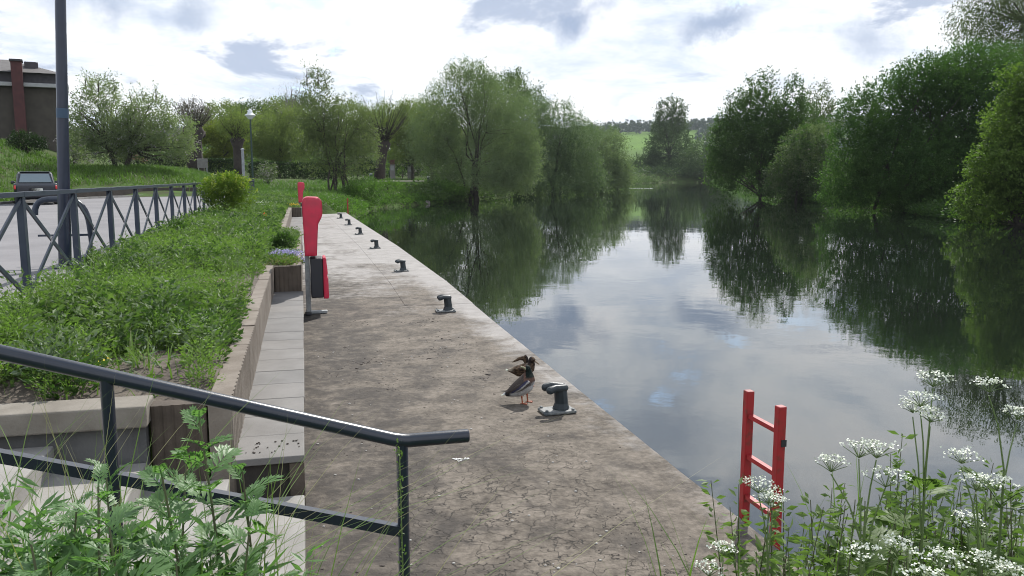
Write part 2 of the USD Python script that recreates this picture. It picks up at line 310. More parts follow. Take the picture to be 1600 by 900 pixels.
# river: dark murky water with small wind ripples
M['water'] = usdkit.material(stage, '/World/Looks/water', {
    'g': ('geometry', {}), 'm1': ('mapping', dict(scale=(1.0, 1.0, 1), rotation=(0, 0, .35))), 'n1': ('noise_texture', dict(scale=1.05, detail=2.5, roughness=.5)),
    'm2': ('mapping', dict(scale=(.16, .16, 1))), 'n2': ('noise_texture', dict(scale=1.0, detail=4, roughness=.6)), 'mr': ('map_range', dict(from_min=.42, from_max=.66, to_min=.25, to_max=1.0, clamp=True)),
    'h': ('math', dict(math_type='multiply')), 'n3': ('noise_texture', dict(scale=5.5, detail=3, roughness=.55)), 'm4': ('mapping', dict(scale=(.33, .33, 1), location=(4.2, 1.7, 0))), 'n4': ('noise_texture', dict(scale=1.0, detail=4, roughness=.62)), 'mr4': ('map_range', dict(from_min=.46, from_max=.62, to_min=.0, to_max=.17, clamp=True)), 'h3': ('math', dict(math_type='multiply')), 'hs': ('math', dict(math_type='add')), 'b': ('bump', dict(strength=1.0, distance=.0042)),
    'p': ('principled_bsdf', dict(base_color=(.005, .007, .0045), roughness=.01, ior=2.5, specular_ior_level=.5))},
    [('g.position', 'm1.vector'), ('m1.vector', 'n1.vector'), ('g.position', 'm2.vector'), ('m2.vector', 'n2.vector'), ('n2.fac', 'mr.value'), ('mr.result', 'h.value1'), ('n1.fac', 'h.value2'), ('g.position', 'n3.vector'), ('g.position', 'm4.vector'), ('m4.vector', 'n4.vector'), ('n4.fac', 'mr4.value'), ('mr4.result', 'h3.value1'), ('n3.fac', 'h3.value2'), ('h.value', 'hs.value1'), ('h3.value', 'hs.value2'), ('hs.value', 'b.height'), ('b.normal', 'p.normal')], surface='p.BSDF')
# quay: pale concrete under a film of dried, cracked mud
def quay_material():
    N = {'g': ('geometry', {}), 's': ('separate_xyz', {})}; L = [('g.position', 's.vector')]
    def noise(n, sc, det=5, ro=.6, dist=0.): N[n] = ('noise_texture', dict(scale=sc, detail=det, roughness=ro, distortion=dist)); L.append(('g.position', n+'.vector'))
    def mr(n, src, a, b, c, d): N[n] = ('map_range', dict(range_type='smoothstep', from_min=a, from_max=b, to_min=c, to_max=d, clamp=True)); L.append((src, n+'.value'))
    def op(n, t, a, b, v=None):
        N[n] = ('math', dict(math_type=t, **({'value2': v} if v is not None else {}))); L.append((a, n+'.value1'))
        if b: L.append((b, n+'.value2'))
    noise('n1', .55, 6, .62, .3); noise('n2', 2.4, 6, .65); noise('n3', 17, 6, .7); noise('n4', 1.35, 7, .7, .4); noise('n5', 60, 3); noise('n6', 5.5, 6, .7, .3)
    mr('fy', 's.y', 9.0, 25, 1.3, .05); mr('fx', 's.x', 2.15, 2.8, 0, .75); mr('fn', 'n1.fac', .3, .7, -.4, .4)
    op('a', 'add', 'fy.result', 'fn.result'); op('b', 'subtract', 'a.value', 'fx.result'); mr('e5', 'n6.fac', .3, .7, -.22, .22); op('b2', 'add', 'b.value', 'e5.result'); mr('mud', 'b2.value', .0, 1.0, 0, 1)
    N['cc'] = ('rgb_ramp', dict(ramp=[(.25, (.18, .168, .157)), (.5, (.24, .226, .213)), (.75, (.30, .285, .27))])); L.append(('n2.fac', 'cc.fac'))
    N['mc'] = ('rgb_ramp', dict(ramp=[(.36, (.041, .033, .026)), (.46, (.085, .071, .056)), (.55, (.135, .114, .092)), (.68, (.19, .163, .135))])); op('mm', 'add', 'n2.fac', 'n3.fac'); op('mm2', 'multiply', 'mm.value', None, .5); L.append(('mm2.value', 'mc.fac'))
    N['mx'] = ('mix', {}); L += [('mud.result', 'mx.fac'), ('cc.color', 'mx.color1'), ('mc.color', 'mx.color2')]
    # damp, dirty patches
    mr('dx', 's.x', .3, 2.3, .10, -.06); op('dn', 'add', 'n4.fac', 'dx.result'); mr('dk', 'dn.value', .46, .60, 0, .9); op('dk2', 'multiply', 'dk.result', 'mud.result'); mr('gr', 'n6.fac', .35, .62, .35, 1.0); op('dk3', 'multiply', 'dk2.value', 'gr.result')
    N['md'] = ('mix', dict(color2=(.033, .028, .024))); L += [('dk3.value', 'md.fac'), ('mx.color', 'md.color1')]
    # crumbs and specks
    mr('sp', 'n5.fac', .68, .76, 0, .35); op('sp2', 'multiply', 'sp.result', 'mud.result'); N['ms'] = ('mix', dict(color2=(.035, .03, .026))); L += [('sp2.value', 'ms.fac'), ('md.color', 'ms.color1')]
    # drying cracks near the viewer
    N['dv'] = ('noise_texture', dict(scale=9, detail=4)); L.append(('g.position', 'dv.vector'))
    N['dm'] = ('vector_math', dict(math_type='scale', scale=.26)); L.append(('dv.color', 'dm.vector1')); N['da'] = ('vector_math', dict(math_type='add')); L += [('g.position', 'da.vector1'), ('dm.vector', 'da.vector2')]
    N['vo'] = ('voronoi_texture', dict(feature='distance_to_edge', scale=5.6, randomness=1.0)); L.append(('da.vector', 'vo.vector'))
    mr('ck', 'vo.distance', .005, .026, 1, 0); mr('cy', 's.y', 5.2, 7.6, 1, 0); mr('cn', 'n4.fac', .46, .60, 1, 0); mr('cx', 's.x', .25, .8, 0, 1); mr('cz', 's.x', 1.9, 2.4, 1, 0); mr('c7', 'n6.fac', .30, .46, 0, 1)
    op('k1', 'multiply', 'ck.result', 'cy.result'); op('k2', 'multiply', 'k1.value', 'cn.result'); op('k3', 'multiply', 'k2.value', 'cx.result'); op('k4', 'multiply', 'k3.value', 'cz.result'); op('k5', 'multiply', 'k4.value', 'c7.result')
    N['mk'] = ('mix', dict(color2=(.03, .027, .024))); L += [('k5.value', 'mk.fac'), ('ms.color', 'mk.color1')]
    op('h1', 'multiply', 'n3.fac', None, .5); op('h2', 'add', 'h1.value', 'n6.fac'); op('h3', 'subtract', 'h2.value', 'k5.value'); op('h4', 'multiply', 'h3.value', 'mud.result')
    N['bp'] = ('bump', dict(strength=.85, distance=.018)); L.append(('h4.value', 'bp.height'))
    N['p'] = ('principled_bsdf', dict(roughness=.88, specular_ior_level=.3)); L += [('mk.color', 'p.base_color'), ('bp.normal', 'p.normal')]
    M['quay_top'] = usdkit.material(stage, '/World/Looks/quay_top', N, L, surface='p.BSDF')
quay_material()
# ground: soil and short grass by noise
M['ground'] = usdkit.material(stage, '/World/Looks/ground', {'g': ('geometry', {}), 'n': ('noise_texture', dict(scale=.9, detail=7, roughness=.7)), 'r': ('rgb_ramp', dict(ramp=[(.3, (.05, .042, .03)), (.45, (.045, .06, .02)), (.6, (.05, .09, .02)), (.8, (.075, .12, .03))])),
    'b': ('bump', dict(strength=.7, distance=.06)), 'bn': ('noise_texture', dict(scale=9, detail=5)), 'p': ('principled_bsdf', dict(roughness=.95, specular_ior_level=.1))},
    [('g.position', 'n.vector'), ('n.fac', 'r.fac'), ('r.color', 'p.base_color'), ('g.position', 'bn.vector'), ('bn.fac', 'b.height'), ('b.normal', 'p.normal')], surface='p.BSDF')
M['hill'] = usdkit.material(stage, '/World/Looks/hill', {'g': ('geometry', {}), 'n': ('noise_texture', dict(scale=.012, detail=4)), 'r': ('rgb_ramp', dict(ramp=[(.35, (.08, .12, .045)), (.6, (.11, .18, .05))])), 'p': ('principled_bsdf', dict(roughness=1, specular_ior_level=0))},
    [('g.position', 'n.vector'), ('n.fac', 'r.fac'), ('r.color', 'p.base_color')], surface='p.BSDF')

# ------------------------------------------------------------------ terrain, river, quay, road
WATER = -0.5
def sm(t): t = np.clip(t, 0, 1); return t*t*(3-2*t)
LY = np.array([[-60, 60], [-30, 36], [-10, 20], [0, 8.2], [1.2, 5.6], [2.2, 3.9], [2.85, 2.86], [51.4, 2.5], [52.5, 2.9], [60, 4.0], [70, 6.0], [76.6, 10.4], [90.5, 18.8], [115, 32], [147, 53], [193, 76], [240, 101], [254, 112], [262, 175], [300, 330], [420, 700]], float)
RY = np.array([[-60, 62], [0, 46], [38.7, 39.8], [42, 38.8], [60, 45.5], [76, 50.5], [92, 57], [150, 84], [225, 119], [262, 134], [300, 320], [420, 700]], float)
def left_x(y): return np.interp(y, LY[:, 0], LY[:, 1])
def right_x(y): return np.interp(y, RY[:, 0], RY[:, 1])
def nz(x, y, s, seed=0, o=3): return meshkit.fbm(np.stack([np.asarray(x)*s, np.asarray(y)*s, 0*np.asarray(x)+.5], -1), o, seed)-.5
def land(x, y):
    """height of the ground"""
    x, y = np.broadcast_arrays(np.asarray(x, float), np.asarray(y, float))
    sl = (left_x(y)-x)*np.where(y > 60, .86, 1.0); sr = (x-right_x(y))*.86; s = np.maximum(sl, sr)        # >0 on land
    zr = np.where(s < 0, WATER-np.minimum(-s*.7, 1.6), 0.0)
    far_left = WATER+.85*sm(s/2.0)+.45*sm(s/7)+1.0*sm((s-3)/18)+.9*sm((s-20)/40)
    right = WATER+.95*sm(s/2.5)+.7*sm(s/20)+2.5*sm((s-20)/200)
    # left of the quay: planted bed, car park, banks
    bed = .80+.15*sm((-.6-x)/2.2)+nz(x, y, .9, 3)*.10-.13*(1-sm((y-5.72)/.7))
    park = .94+0*x
    slope = .94+3.1*sm((-12.9-x)/6.5)*(.35+.65*sm((y-8)/26))
    lawn = .94+1.75*sm((y-50)/13)*sm((-3.2-x)/8)+2.0*sm((-15.6-x)/6.5)*sm((y-38)/16)
    west = np.where(x > -2.95, bed, np.where(x > -12.9, park, slope))
    north = np.maximum(lawn, np.where(x > -3.2, bed-.25*sm((y-50)/10), 0))
    west = west+(north-west)*sm((y-46)/4.0)
    base = np.where(x < -.57, west, -.14)
    base = np.where((x >= -.57) & (y > 49.5), np.minimum(west, far_left+.35), base)
    base = np.where((x > 2.62) & (y < 51.3), -2.1, base)
    # the near bank under the viewer, beside the stairs
    near = .62+.31*np.clip(-x-.2, 0, 1.6)
    near = near+(np.where(x < 0, .02+.31*np.clip(-x, 0, 3), -.14)-near)*sm((y-2.3)/.75)
    near = np.where(x > 2.4, np.minimum(near, np.where(s > 0, WATER+.35*np.minimum(s, 3)+.1, zr)), near)
    stairs = np.where(x < -.57, np.minimum(.30*np.clip(-x-.6, 0, 2.4)-.12, .7), -.14)
    out = np.where(y < 3.2, near, np.where(y < 5.72, stairs, base))
    far = np.where(sl > 0, far_left, right)
    blend = sm((y-54)/14)
    out = np.where(y > 51.3, np.where(sl > 0, out*(1-blend)+np.maximum(far, north)*blend, far), out)
    out = np.where((y > 51.3) & (x > -3.0) & (sl > 0), np.minimum(out, far_left+.25), out)
    inriver = (s < 0) & ((y > 51.3) | (y < 2.85) | (x > 2.8)); out = np.where(inriver, zr, out)
    out = np.where((sr > 0) & (sl <= 0), right, out)
    r = np.hypot(x, y); amp = .12*sm((y-52)/6)+.25*sm((r-60)/60)
    out = np.where(s > 0, out+nz(x, y, .35, 7)*amp*sm(s/2), out)
    return out
def axis(breaks): return np.unique(np.concatenate([np.arange(a, b, st) for a, b, st in breaks]).round(4))
gx = axis([(-3200, -400, 140), (-400, -80, 16), (-80, -24, 3), (-24, -13, .8), (-13, -3.2, 1.2), (-3.2, -.6, .16), (-.64, -.45, .06), (-.4, 2.5, .4), (2.5, 3.1, .06), (3.1, 12, .5), (12, 70, 1.6), (70, 200, 4), (200, 420, 20), (420, 3400, 160)])
gy = axis([(-400, -60, 40), (-60, -4, 5), (-4, 5.5, .22), (5.6, 5.86, .04), (5.9, 8, .22), (8, 50, .5), (50, 53, .15), (53, 100, 1.2), (100, 200, 3.5), (200, 440, 10), (440, 3400, 130)])
X, Y = np.meshgrid(gx, gy); Z = land(X, Y)
# far hills beyond the bend
hd = np.hypot(X, Y); az = np.degrees(np.arctan2(X, Y))
hz = 62*sm((hd-560)/640)*(.78+.22*sm((az-12)/14))*sm((az+60)/60)*(1+.25*nz(X, Y, .004, 4))+3*nz(X, Y, .02, 9)*sm((hd-600)/400)
Z = np.where(hd > 500, Z*.5+np.maximum(hz, 0), Z)
ny, nx = X.shape; idx = np.arange(ny*nx).reshape(ny, nx)
q = np.stack([idx[:-1, :-1], idx[:-1, 1:], idx[1:, 1:], idx[1:, :-1]], -1)
fc = q.reshape(-1, 4); isfar = (hd[:-1, :-1] > 560).ravel()
P = np.stack([X, Y, Z], -1).reshape(-1, 3)
def tri(f4): return np.vstack([f4[:, [0, 1, 2]], f4[:, [0, 2, 3]]])
def sub(f4):
    u, inv = np.unique(f4, return_inverse=True); return trimesh.Trimesh(P[u], tri(inv.reshape(-1, 4)), process=False)
struct('ground', sub(fc[~isfar]), 'ground', True)
struct('hills', sub(fc[isfar]), 'hill', True)
wx = axis([(1.0, 430, 40)]); 
struct('river', trimesh.Trimesh([[-20, -90, WATER], [460, -90, WATER], [460, 470, WATER], [-20, 470, WATER]], [[0, 1, 2], [0, 2, 3]], process=False), 'water')

# quay: deck, then the edge slabs as pieces along the water
EY = np.array([[2.8, 2.79], [6, 2.80], [12.7, 2.87], [17.6, 2.96], [27, 2.92], [37, 2.73], [51.3, 2.48]])
def edge_x(y): return np.interp(y, EY[:, 0], EY[:, 1])+.012*(float(meshkit.fbm(np.array([[y*6, 1.3, .5]]), 3, 4)[0])-.5)-.03*max(0., float(meshkit.noise(np.array([[y*4.3, 7.7, .5]]), 9)[0])-.86)/.14
def strip(ys, x0, x1, z0, z1, ch=0.0):
    """a slab between x0(y) and x1(y), top with a small chamfer"""
    v, n = [], len(ys)
    for y in ys:
        a, b = x0(y), x1(y); v += [[a, y, z0], [b, y, z0], [b, y, z1-ch], [b-ch, y, z1], [a+ch, y, z1], [a, y, z1-ch]]
    f = []
    for i in range(n-1):
        for j in range(6): k = (j+1) % 6; f += [[i*6+j, i*6+k, (i+1)*6+k], [i*6+j, (i+1)*6+k, (i+1)*6+j]]
    e = (n-1)*6
    for j in range(1, 5): f += [[0, j+1, j], [e, e+j, e+j+1]]
    return trimesh.Trimesh(v, f, process=False)
JX = 1.22
deck = struct('quay', cat_([strip(np.linspace(2.8, 14.496, 170), lambda y: -.50, edge_x, -1.9, 0, .012), strip(np.linspace(14.5, 51.3, 40), lambda y: -.50, lambda y: edge_x(y)-JX, -.4, 0, 0)]), 'quay_top')
yb = [14.5, 20.6, 26.8, 33.0, 39.2, 45.3, 51.3]
for a, b in zip(yb, yb[1:]):
    obj('edge_slab', strip(np.linspace(a+.003, b-.003, 46), lambda y: edge_x(y)-JX+.003, edge_x, -1.9, .003, .003), 'quay_top', deck)
# car park
pts = [(-2.99, 6.5), (-2.99, 50), (-4.6, 54.2), (-6.2, 55.2), (-9, 53.0), (-11.2, 48), (-12.7, 42), (-13, 30), (-13, 6.5)]
from shapely.geometry import Polygon, Point, LineString
def flat(poly, z, th=.0):
    m = trimesh.creation.extrude_polygon(poly, .12, engine='earcut'); m.apply_translation([0, 0, z-.12]); return m
road_poly = Polygon(pts)
struct('road', flat(road_poly, 1.0), 'asphalt')
kp = LineString(pts[2:]).buffer(.09, cap_style=2)
single('road_kerb', cat_([flat(g, 1.10) for g in getattr(kp, 'geoms', [kp])]), 'kerb', 'low concrete kerb along the grass side of the car park', 'kerb')
lw = LineString([(-4.2, 55.6), (-6.2, 56.4), (-9.4, 54.2), (-11.8, 48.6), (-12.9, 43.4)]).buffer(.16, cap_style=2)
m = trimesh.creation.extrude_polygon(lw, .62, engine='earcut'); m.apply_translation([0, 0, .85])
single('low_wall', m, 'low_wall', 'low dark brown wall at the far end of the car park', 'wall')
struct('path', flat(LineString([(4.5, 97.5), (9.5, 99.5), (14, 104.5)]).buffer(.9), float(land(8, 99))+.09), 'path_sand')

# ------------------------------------------------------------------ bench ledge, retaining walls, stairs
B0, B1 = 5.65, 13.95
def bench(y0, y1, label):
    t = thing('bench_ledge', label, 'bench', (-.3, y0, 0))
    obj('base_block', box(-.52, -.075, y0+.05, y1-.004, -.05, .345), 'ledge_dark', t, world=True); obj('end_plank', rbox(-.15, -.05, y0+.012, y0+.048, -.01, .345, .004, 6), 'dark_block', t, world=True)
    n = int(round((y1-y0)/.519)); d = (y1-y0)/n
    for i in range(n):
        a = y0+i*d; j = R.uniform(-.004, .004)
        obj('paving_slab', rbox(-.515+j, -.045+j, a+.0035, a+d-.0035, .35, .40+R.uniform(-.003, .003), .006, 6), ['paver', 'paver_grey'][int(R.random() < .4)], t, world=True)
    return t
bench(B0, B1, 'long low ledge of square concrete slabs nearest the stairs')
bench(23.0, 38.5, 'farther ledge of concrete slabs between the two red life-ring stands')
def ribbed(length, th, h, pitch=.118, depth=.022):
    """a wall panel along +y whose +x face has rounded ribs; x from -th to 0"""
    n = max(1, int(round(length/pitch))); p = length/n; o = [(-th, 0)]
    o += [(-th, length)]
    for i in range(n-1, -1, -1):
        for t in (.93, .78, .5, .22, .07): o.append((-depth*(abs(t-.5)*2)**3, (i+t)*p))
    m = trimesh.creation.extrude_polygon(Polygon(o), h, engine='earcut'); return m
def wall_run(name, label, x, y0, y1, z0, z1, panel, matn='block_concrete', th=.155):
    t = thing(name, label, 'wall', (x, y0, z0)); n = int(round((y1-y0)/panel)); d = (y1-y0)/n
    for i in range(n):
        m = ribbed(d-.006, th, z1-z0+R.uniform(-.006, .006)); m.apply_translation([R.uniform(-.004, .004), i*d+.003, 0])
        obj('wall_panel', m, matn, t)
    return t
wall_run('retaining_wall', 'ribbed concrete retaining wall between the nearer slab ledge and the planted bed', -.50, B0, B1+.15, -.1, .82, .98)
wall_run('retaining_wall', 'ribbed concrete retaining wall behind the farther slab ledge', -.50, 22.9, 38.6, -.1, .82, 1.12)
wall_run('retaining_wall', 'ribbed concrete planter side facing the quay behind the first red stand', -.065, B1+.16, 22.85, -.1, .80, 1.24)
wall_run('retaining_wall', 'ribbed concrete wall past the second red stand at the far end of the quay', -.065, 38.76, 51.2, -.1, .80, 1.38)
def end_wall(name, label, x0, x1, y, z0, z1, matn, back=.14):
    t = thing(name, label, 'wall', ((x0+x1)/2, y, z0)); w = (x1-x0)/max(1, round((x1-x0)/.44)); k = int(round((x1-x0)/w))
    for i in range(k):
        m = ribbed(w-.006, back, z1-z0+R.uniform(-.004, .004), .075, .016); m.apply_transform(trimesh.transformations.rotation_matrix(-math.pi/2, [0, 0, 1])); m.apply_translation([x0+i*w+.003-(x0+x1)/2, 0, 0])
        obj('wall_panel', m, matn, t)
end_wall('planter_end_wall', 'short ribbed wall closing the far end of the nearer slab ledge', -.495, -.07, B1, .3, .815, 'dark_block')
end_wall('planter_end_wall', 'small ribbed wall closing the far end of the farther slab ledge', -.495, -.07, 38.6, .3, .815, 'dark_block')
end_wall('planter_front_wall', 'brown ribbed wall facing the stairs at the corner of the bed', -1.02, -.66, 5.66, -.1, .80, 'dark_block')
struct('planter_soil', cat_([box(-.6, -.21, B1+.15, 22.8, .2, .775), box(-.6, -.21, 38.75, 51, .2, .775)]), 'soil')
t = thing('stair_side_wall', 'smooth grey wall with a pale coping along the far side of the stairs', 'wall', (-2.4, 5.7, 0))
obj('wall_face', box(-4.2, -1.03, 5.60, 5.80, -.1, .705), 'smooth_concrete', t, world=True)
for a, b in ((-4.2, -3.05), (-3.045, -2.04), (-2.035, -1.01)):
    obj('coping_stone', rbox(a, b, 5.535, 5.83, .70, .842, .012, 6), 'coping_concrete', t, world=True)
t = thing('stairs', 'pale concrete stairs leading down to the quay behind the dark handrail', 'stairs', (-1, 4.4, 0))
edges = [-.055, -.53, -1.03, -1.56, -2.08, -2.6, -3.2]
for i in range(6):
    obj('step', rbox(edges[i+1]-.02 if i < 5 else -4, edges[i], 3.32, 5.56, -.3, .155*(i+1), .008, 6), 'step_concrete', t, world=True)

# ------------------------------------------------------------------ handrail
t = thing('handrail', 'dark tubular handrail with two rails sloping down beside the stairs', 'handrail', (.35, 3.2, 0))
r = .0275; top = lambda x: 1.25+.31*(.35-x); low = lambda x: .875+.305*(.35-x)
def curve(pts, k=6):
    """smooth corner through three points"""
    a, b, c = map(np.array, pts); s = np.linspace(0, 1, k)[:, None]; return (1-s)**2*a+2*s*(1-s)*b+s*s*c
pp = [(-2.6, 3.2, top(-2.6)), (-1, 3.2, top(-1))]+list(curve([(.31, 3.2, top(.31)), (.35, 3.2, 1.25), (.39, 3.2, 1.25)]))+[(.615, 3.2, 1.252)]
obj('top_rail', tube(pp, r, 18), 'rail_paint', t, smooth=40, world=True)
obj('lower_rail', bar((-2.6, 3.2, low(-2.6)), (.34, 3.2, low(.34)), .04, .04), 'rail_paint', t, world=True)
for x, z0 in ((.35, -.02), (-.71, .2), (-1.77, .5)):
    obj('post', tube([(x, 3.2, z0), (x, 3.2, top(x)-.005)], .0235, 16), 'rail_paint', t, smooth=40, world=True)
obj('rail_end_cap', tube([(.612, 3.2, 1.252), (.619, 3.2, 1.252)], [.0275, .024], 18), 'rail_paint', t, world=True)

# ------------------------------------------------------------------ ladders
def ladder(name, label, loc, h, dy=.39):
    t = thing(name, label, 'ladder', loc)
    for s in (0, 1): obj('side_rail', rbox(-.028, .028, -dy*s-.028, -dy*s+.028, -1.2, h, .006, 6), 'red_paint', t)
    for k in range(6):
        z = h-.17-.285*k
        obj('rung', bar((0, -.031, z), (0, -dy+.031, z), .034, .03), 'red_paint', t)
    for s in (0, 1): obj('wall_bracket', box(-.075, -.031, -dy*s-.02, -dy*s+.02, -.09, -.05), 'galvanised', t)
    obj('tape_patch', box(-.004, .0325, -dy-.0325, -dy+.0, h-.26, h-.215), 'tape_black', t)
    return t
ladder('ladder', 'bright red steel ladder rising over the quay edge among the white flowers', (2.885, 4.93, 0), .85)
ladder('ladder', 'small red ladder at the far end of the quay below the tall thin tree', (2.56, 50.6, 0), .87)

# ------------------------------------------------------------------ mooring bollards
def sph(p, r): return Manifold.sphere(r, 16).translate(list(map(float, p)))
def hull(*s): return Manifold.batch_hull(list(s))
t0 = thing('mooring_bollard', 'nearest dark mooring bollard, standing beside the two ducks', 'bollard', (2.335, 7.53, .004), 4, 'mooring bollards along the quay edge')
obj('base_plate', rbox(-.165, .165, -.11, .11, 0, .03, .01, 8), 'bollard_plate', t0, smooth=40)
col = Manifold.batch_boolean([hull(*[sph((.04+.072*math.cos(a), .066*math.sin(a), .035), .012) for a in np.linspace(0, 6.1, 10)], *[sph((.045+.05*math.cos(a), .045*math.sin(a), .10), .012) for a in np.linspace(0, 6.1, 10)]),
    hull(*[sph((.045+.056*math.cos(a), .05*math.sin(a), .09), .012) for a in np.linspace(0, 6.1, 10)], *[sph((.032+.05*math.cos(a), .056*math.sin(a), .238), .012) for a in np.linspace(0, 6.1, 10)])], manifold3d.OpType.Add)
obj('column', tm(col), 'bollard_paint', t0, smooth=50)
for s in (-1, 1):
    obj('horn', tm(Manifold.batch_boolean([hull(sph((.066, s*.034, .242), .035), sph((-.045, s*.062, .252), .035)), hull(sph((-.045, s*.062, .252), .035), sph((-.098, s*.066, .236), .039))], manifold3d.OpType.Add)), 'bollard_paint', t0, smooth=60)
for sx in (-1, 1):
    for sy in (-1, 1): obj('bolt', lathe([(0, 0), (.017, 0), (.017, .014), (.01, .018), (0, .018)], 8).apply_translation([sx*.135, sy*.08, .03]), 'bollard_plate', t0)
for i, (x, y, lab) in enumerate([(2.27, 13.7, 'second mooring bollard, across the quay from the first red stand'), (2.22, 19.75, 'third mooring bollard from the viewer, first one beyond the red stand'), (2.13, 26.1, 'middle one of the seven mooring bollards, fourth from the viewer'),
        (2.05, 32.4, 'fifth mooring bollard on the sunlit concrete, third from the far end'), (1.96, 38.5, 'sixth mooring bollard, last but one before the far end'), (1.85, 44.4, 'farthest and smallest mooring bollard near the far end of the quay')]):
    dup(t0, (x, y, .004), R.uniform(-3, 6), lab)

# ------------------------------------------------------------------ life-ring stands
ls = thing('life_ring_stand', 'nearer post with a tall red life-ring cover above a black case', 'rescue stand', (.035, 14.05, 0), 0, 'red life-ring stands on the quay')
obj('post', rbox(-.04, .04, -.04, .04, 0, 1.62, .006, 6), 'galvanised', ls)
prof = [(-.035, .985), (.155, .985), (.19, 1.50), (.245, 1.60), (.262, 1.66), (.262, 1.80), (.255, 1.875), (.20, 1.925), (.02, 1.935), (-.04, 1.905), (-.055, 1.83)]
def profile_body(prof, y0, y1, r):
    a = Polygon(prof).buffer(-r*.8); s = []
    sections = []
    for y, g in ((y0, Polygon(prof).buffer(-r)), (y0+r*.3, Polygon(prof).buffer(-r*.3)), (y0+r, Polygon(prof)), (y1-r, Polygon(prof)), (y1-r*.3, Polygon(prof).buffer(-r*.3)), (y1, Polygon(prof).buffer(-r))):
        ring = np.array([g.exterior.interpolate(t, normalized=True).coords[0] for t in np.linspace(0, 1, 60, endpoint=False)]); 
        k = np.argmin(np.hypot(ring[:, 0]-prof[0][0], ring[:, 1]-prof[0][1])); ring = np.roll(ring, -k, 0); sections.append(np.c_[ring[:, 0], np.full(60, y), ring[:, 1]])
    v = np.vstack(sections); f = []
    for i in range(5):
        for j in range(60): k = (j+1) % 60; f += [[i*60+j, (i+1)*60+j, (i+1)*60+k], [i*60+j, (i+1)*60+k, i*60+k]]
    for i0, fl in ((0, 1), (300, 0)):
        g = trimesh.creation.triangulate_polygon(Polygon(v[i0:i0+60][:, [0, 2]]), engine='earcut')
        _, near = __import__('scipy.spatial', fromlist=['cKDTree']).cKDTree(v[i0:i0+60][:, [0, 2]]).query(g[0]); f += [list(i0+near[t]) for t in g[1]]
    m = trimesh.Trimesh(v, f, process=False); m.fix_normals(); return m
obj('life_ring_cover', profile_body(prof, -.30, .34, .045), 'red_plastic', ls, smooth=35)
obj('case', rbox(.045, .245, -.22, .24, .29, .945, .025, 10), 'black_plastic', ls, smooth=35)
obj('case_lid', profile_body([(.247, .275), (.318, .275), (.330, .30), (.326, .60), (.308, .625), (.308, .66), (.322, .69), (.30, .93), (.29, .95), (.247, .95)], -.235, .255, .02), 'red_plastic', ls, smooth=35)
obj('foot_bar', rbox(-.05, .30, -.045, .045, .004, .05, .008, 6), 'galvanised', ls); obj('foot_bar', rbox(-.045, .045, -.22, .22, .006, .045, .008, 6), 'black_plastic', ls)
obj('bracket', box(-.045, .05, -.05, .05, .55, .59), 'galvanised', ls)
dup(ls, (-.17, 40.4, 0), 0, 'farther post with a red life-ring cover by the end of the quay')

# ------------------------------------------------------------------ fence, hoop, lamp posts
t = thing('metal_fence', 'blue-grey metal fence of cross-braced bays between the planted bed and the car park', 'fence', (-2.93, 9.9, 1))
fy = [9.95+2.125*(i-2) for i in range(19)]; FX = -2.93
def ftop(y): return 2.085-.0035*(y-10)
def fbase(y): return 1.0-.0035*(y-10)
for i, y in enumerate(fy):
    obj('post', rbox(FX-.035, FX+.035, y-.05, y+.05, fbase(y)-.25, ftop(y)-.03, .006, 6), 'fence_paint', t, world=True)
    if i < len(fy)-1:
        y2 = fy[i+1]; 
        obj('top_rail', bar((FX, y+.004, ftop(y)), (FX, y2-.004, ftop(y2)), .085, .05), 'fence_paint', t, world=True)
        obj('brace', bar((FX+.012, y+.05, fbase(y)+.02), (FX+.012, y2-.05, ftop(y2)-.05), .02, .05), 'fence_paint', t, world=True)
        obj('brace', bar((FX-.012, y+.05, ftop(y)-.05), (FX-.012, y2-.05, fbase(y2)+.02), .02, .05), 'fence_paint', t, world=True)
        obj('foot_kerb', rbox(FX-.05, FX+.05, y+.055, y2-.055, .6, fbase(y)-.0, .01, 6), 'kerb', t, world=True)
t = thing('railing', 'pale blue barrier of close vertical bars beyond the yellow-green shrub', 'barrier', (-2.93, 49, .95))
for z in (.98, 1.93): obj('rail', bar((FX, 46.5, z), (FX, 54.2, z-.02), .05, .05), 'fence_paint', t, world=True)
for i in range(38): obj('bar', bar((FX, 46.6+i*.2, .97), (FX, 46.6+i*.2, 1.92), .022), 'fence_paint', t, world=True)
t = thing('barrier_hoop', 'round-cornered metal hoop standing in the car park beside the lamp post', 'hoop', (-3.4, 13.3, 1))
hp = [(-3.74, 13.28, .9), (-3.74, 13.28, 1.72)]+list(curve([(-3.74, 13.28, 1.72), (-3.74, 13.28, 1.94), (-3.55, 13.28, 1.94)]))+list(curve([(-3.32, 13.3, 1.94), (-3.06, 13.31, 1.92), (-3.04, 13.32, 1.55)], 9))+[(-3.04, 13.32, .9)]
obj('hoop_tube', tube(hp, .042, 14), 'fence_paint', t, smooth=40, world=True)
obj('hoop_crossbar', bar((-3.72, 13.28, 1.42), (-3.06, 13.31, 1.42), .03), 'fence_paint', t, world=True)
t = thing('lamp_post', 'tall dark blue lamp post standing behind the metal fence', 'lamp post', (-3.26, 12.75, 1))
obj('mast', tube([(0, 0, 0), (.025, 0, .5), (.15, 0, 3), (.38, 0, 7.6)], [.085, .083, .070, .055], 20), 'steel_navy', t, smooth=40)
obj('base_flange', lathe([(0, 0), (.16, 0), (.16, .02), (.115, .04), (0, .04)], 20), 'steel_navy', t)
obj('identity_band', tube([(.103, 0, 2.06), (.1095, 0, 2.19)], .0785, 20), 'blue_band', t, smooth=40)
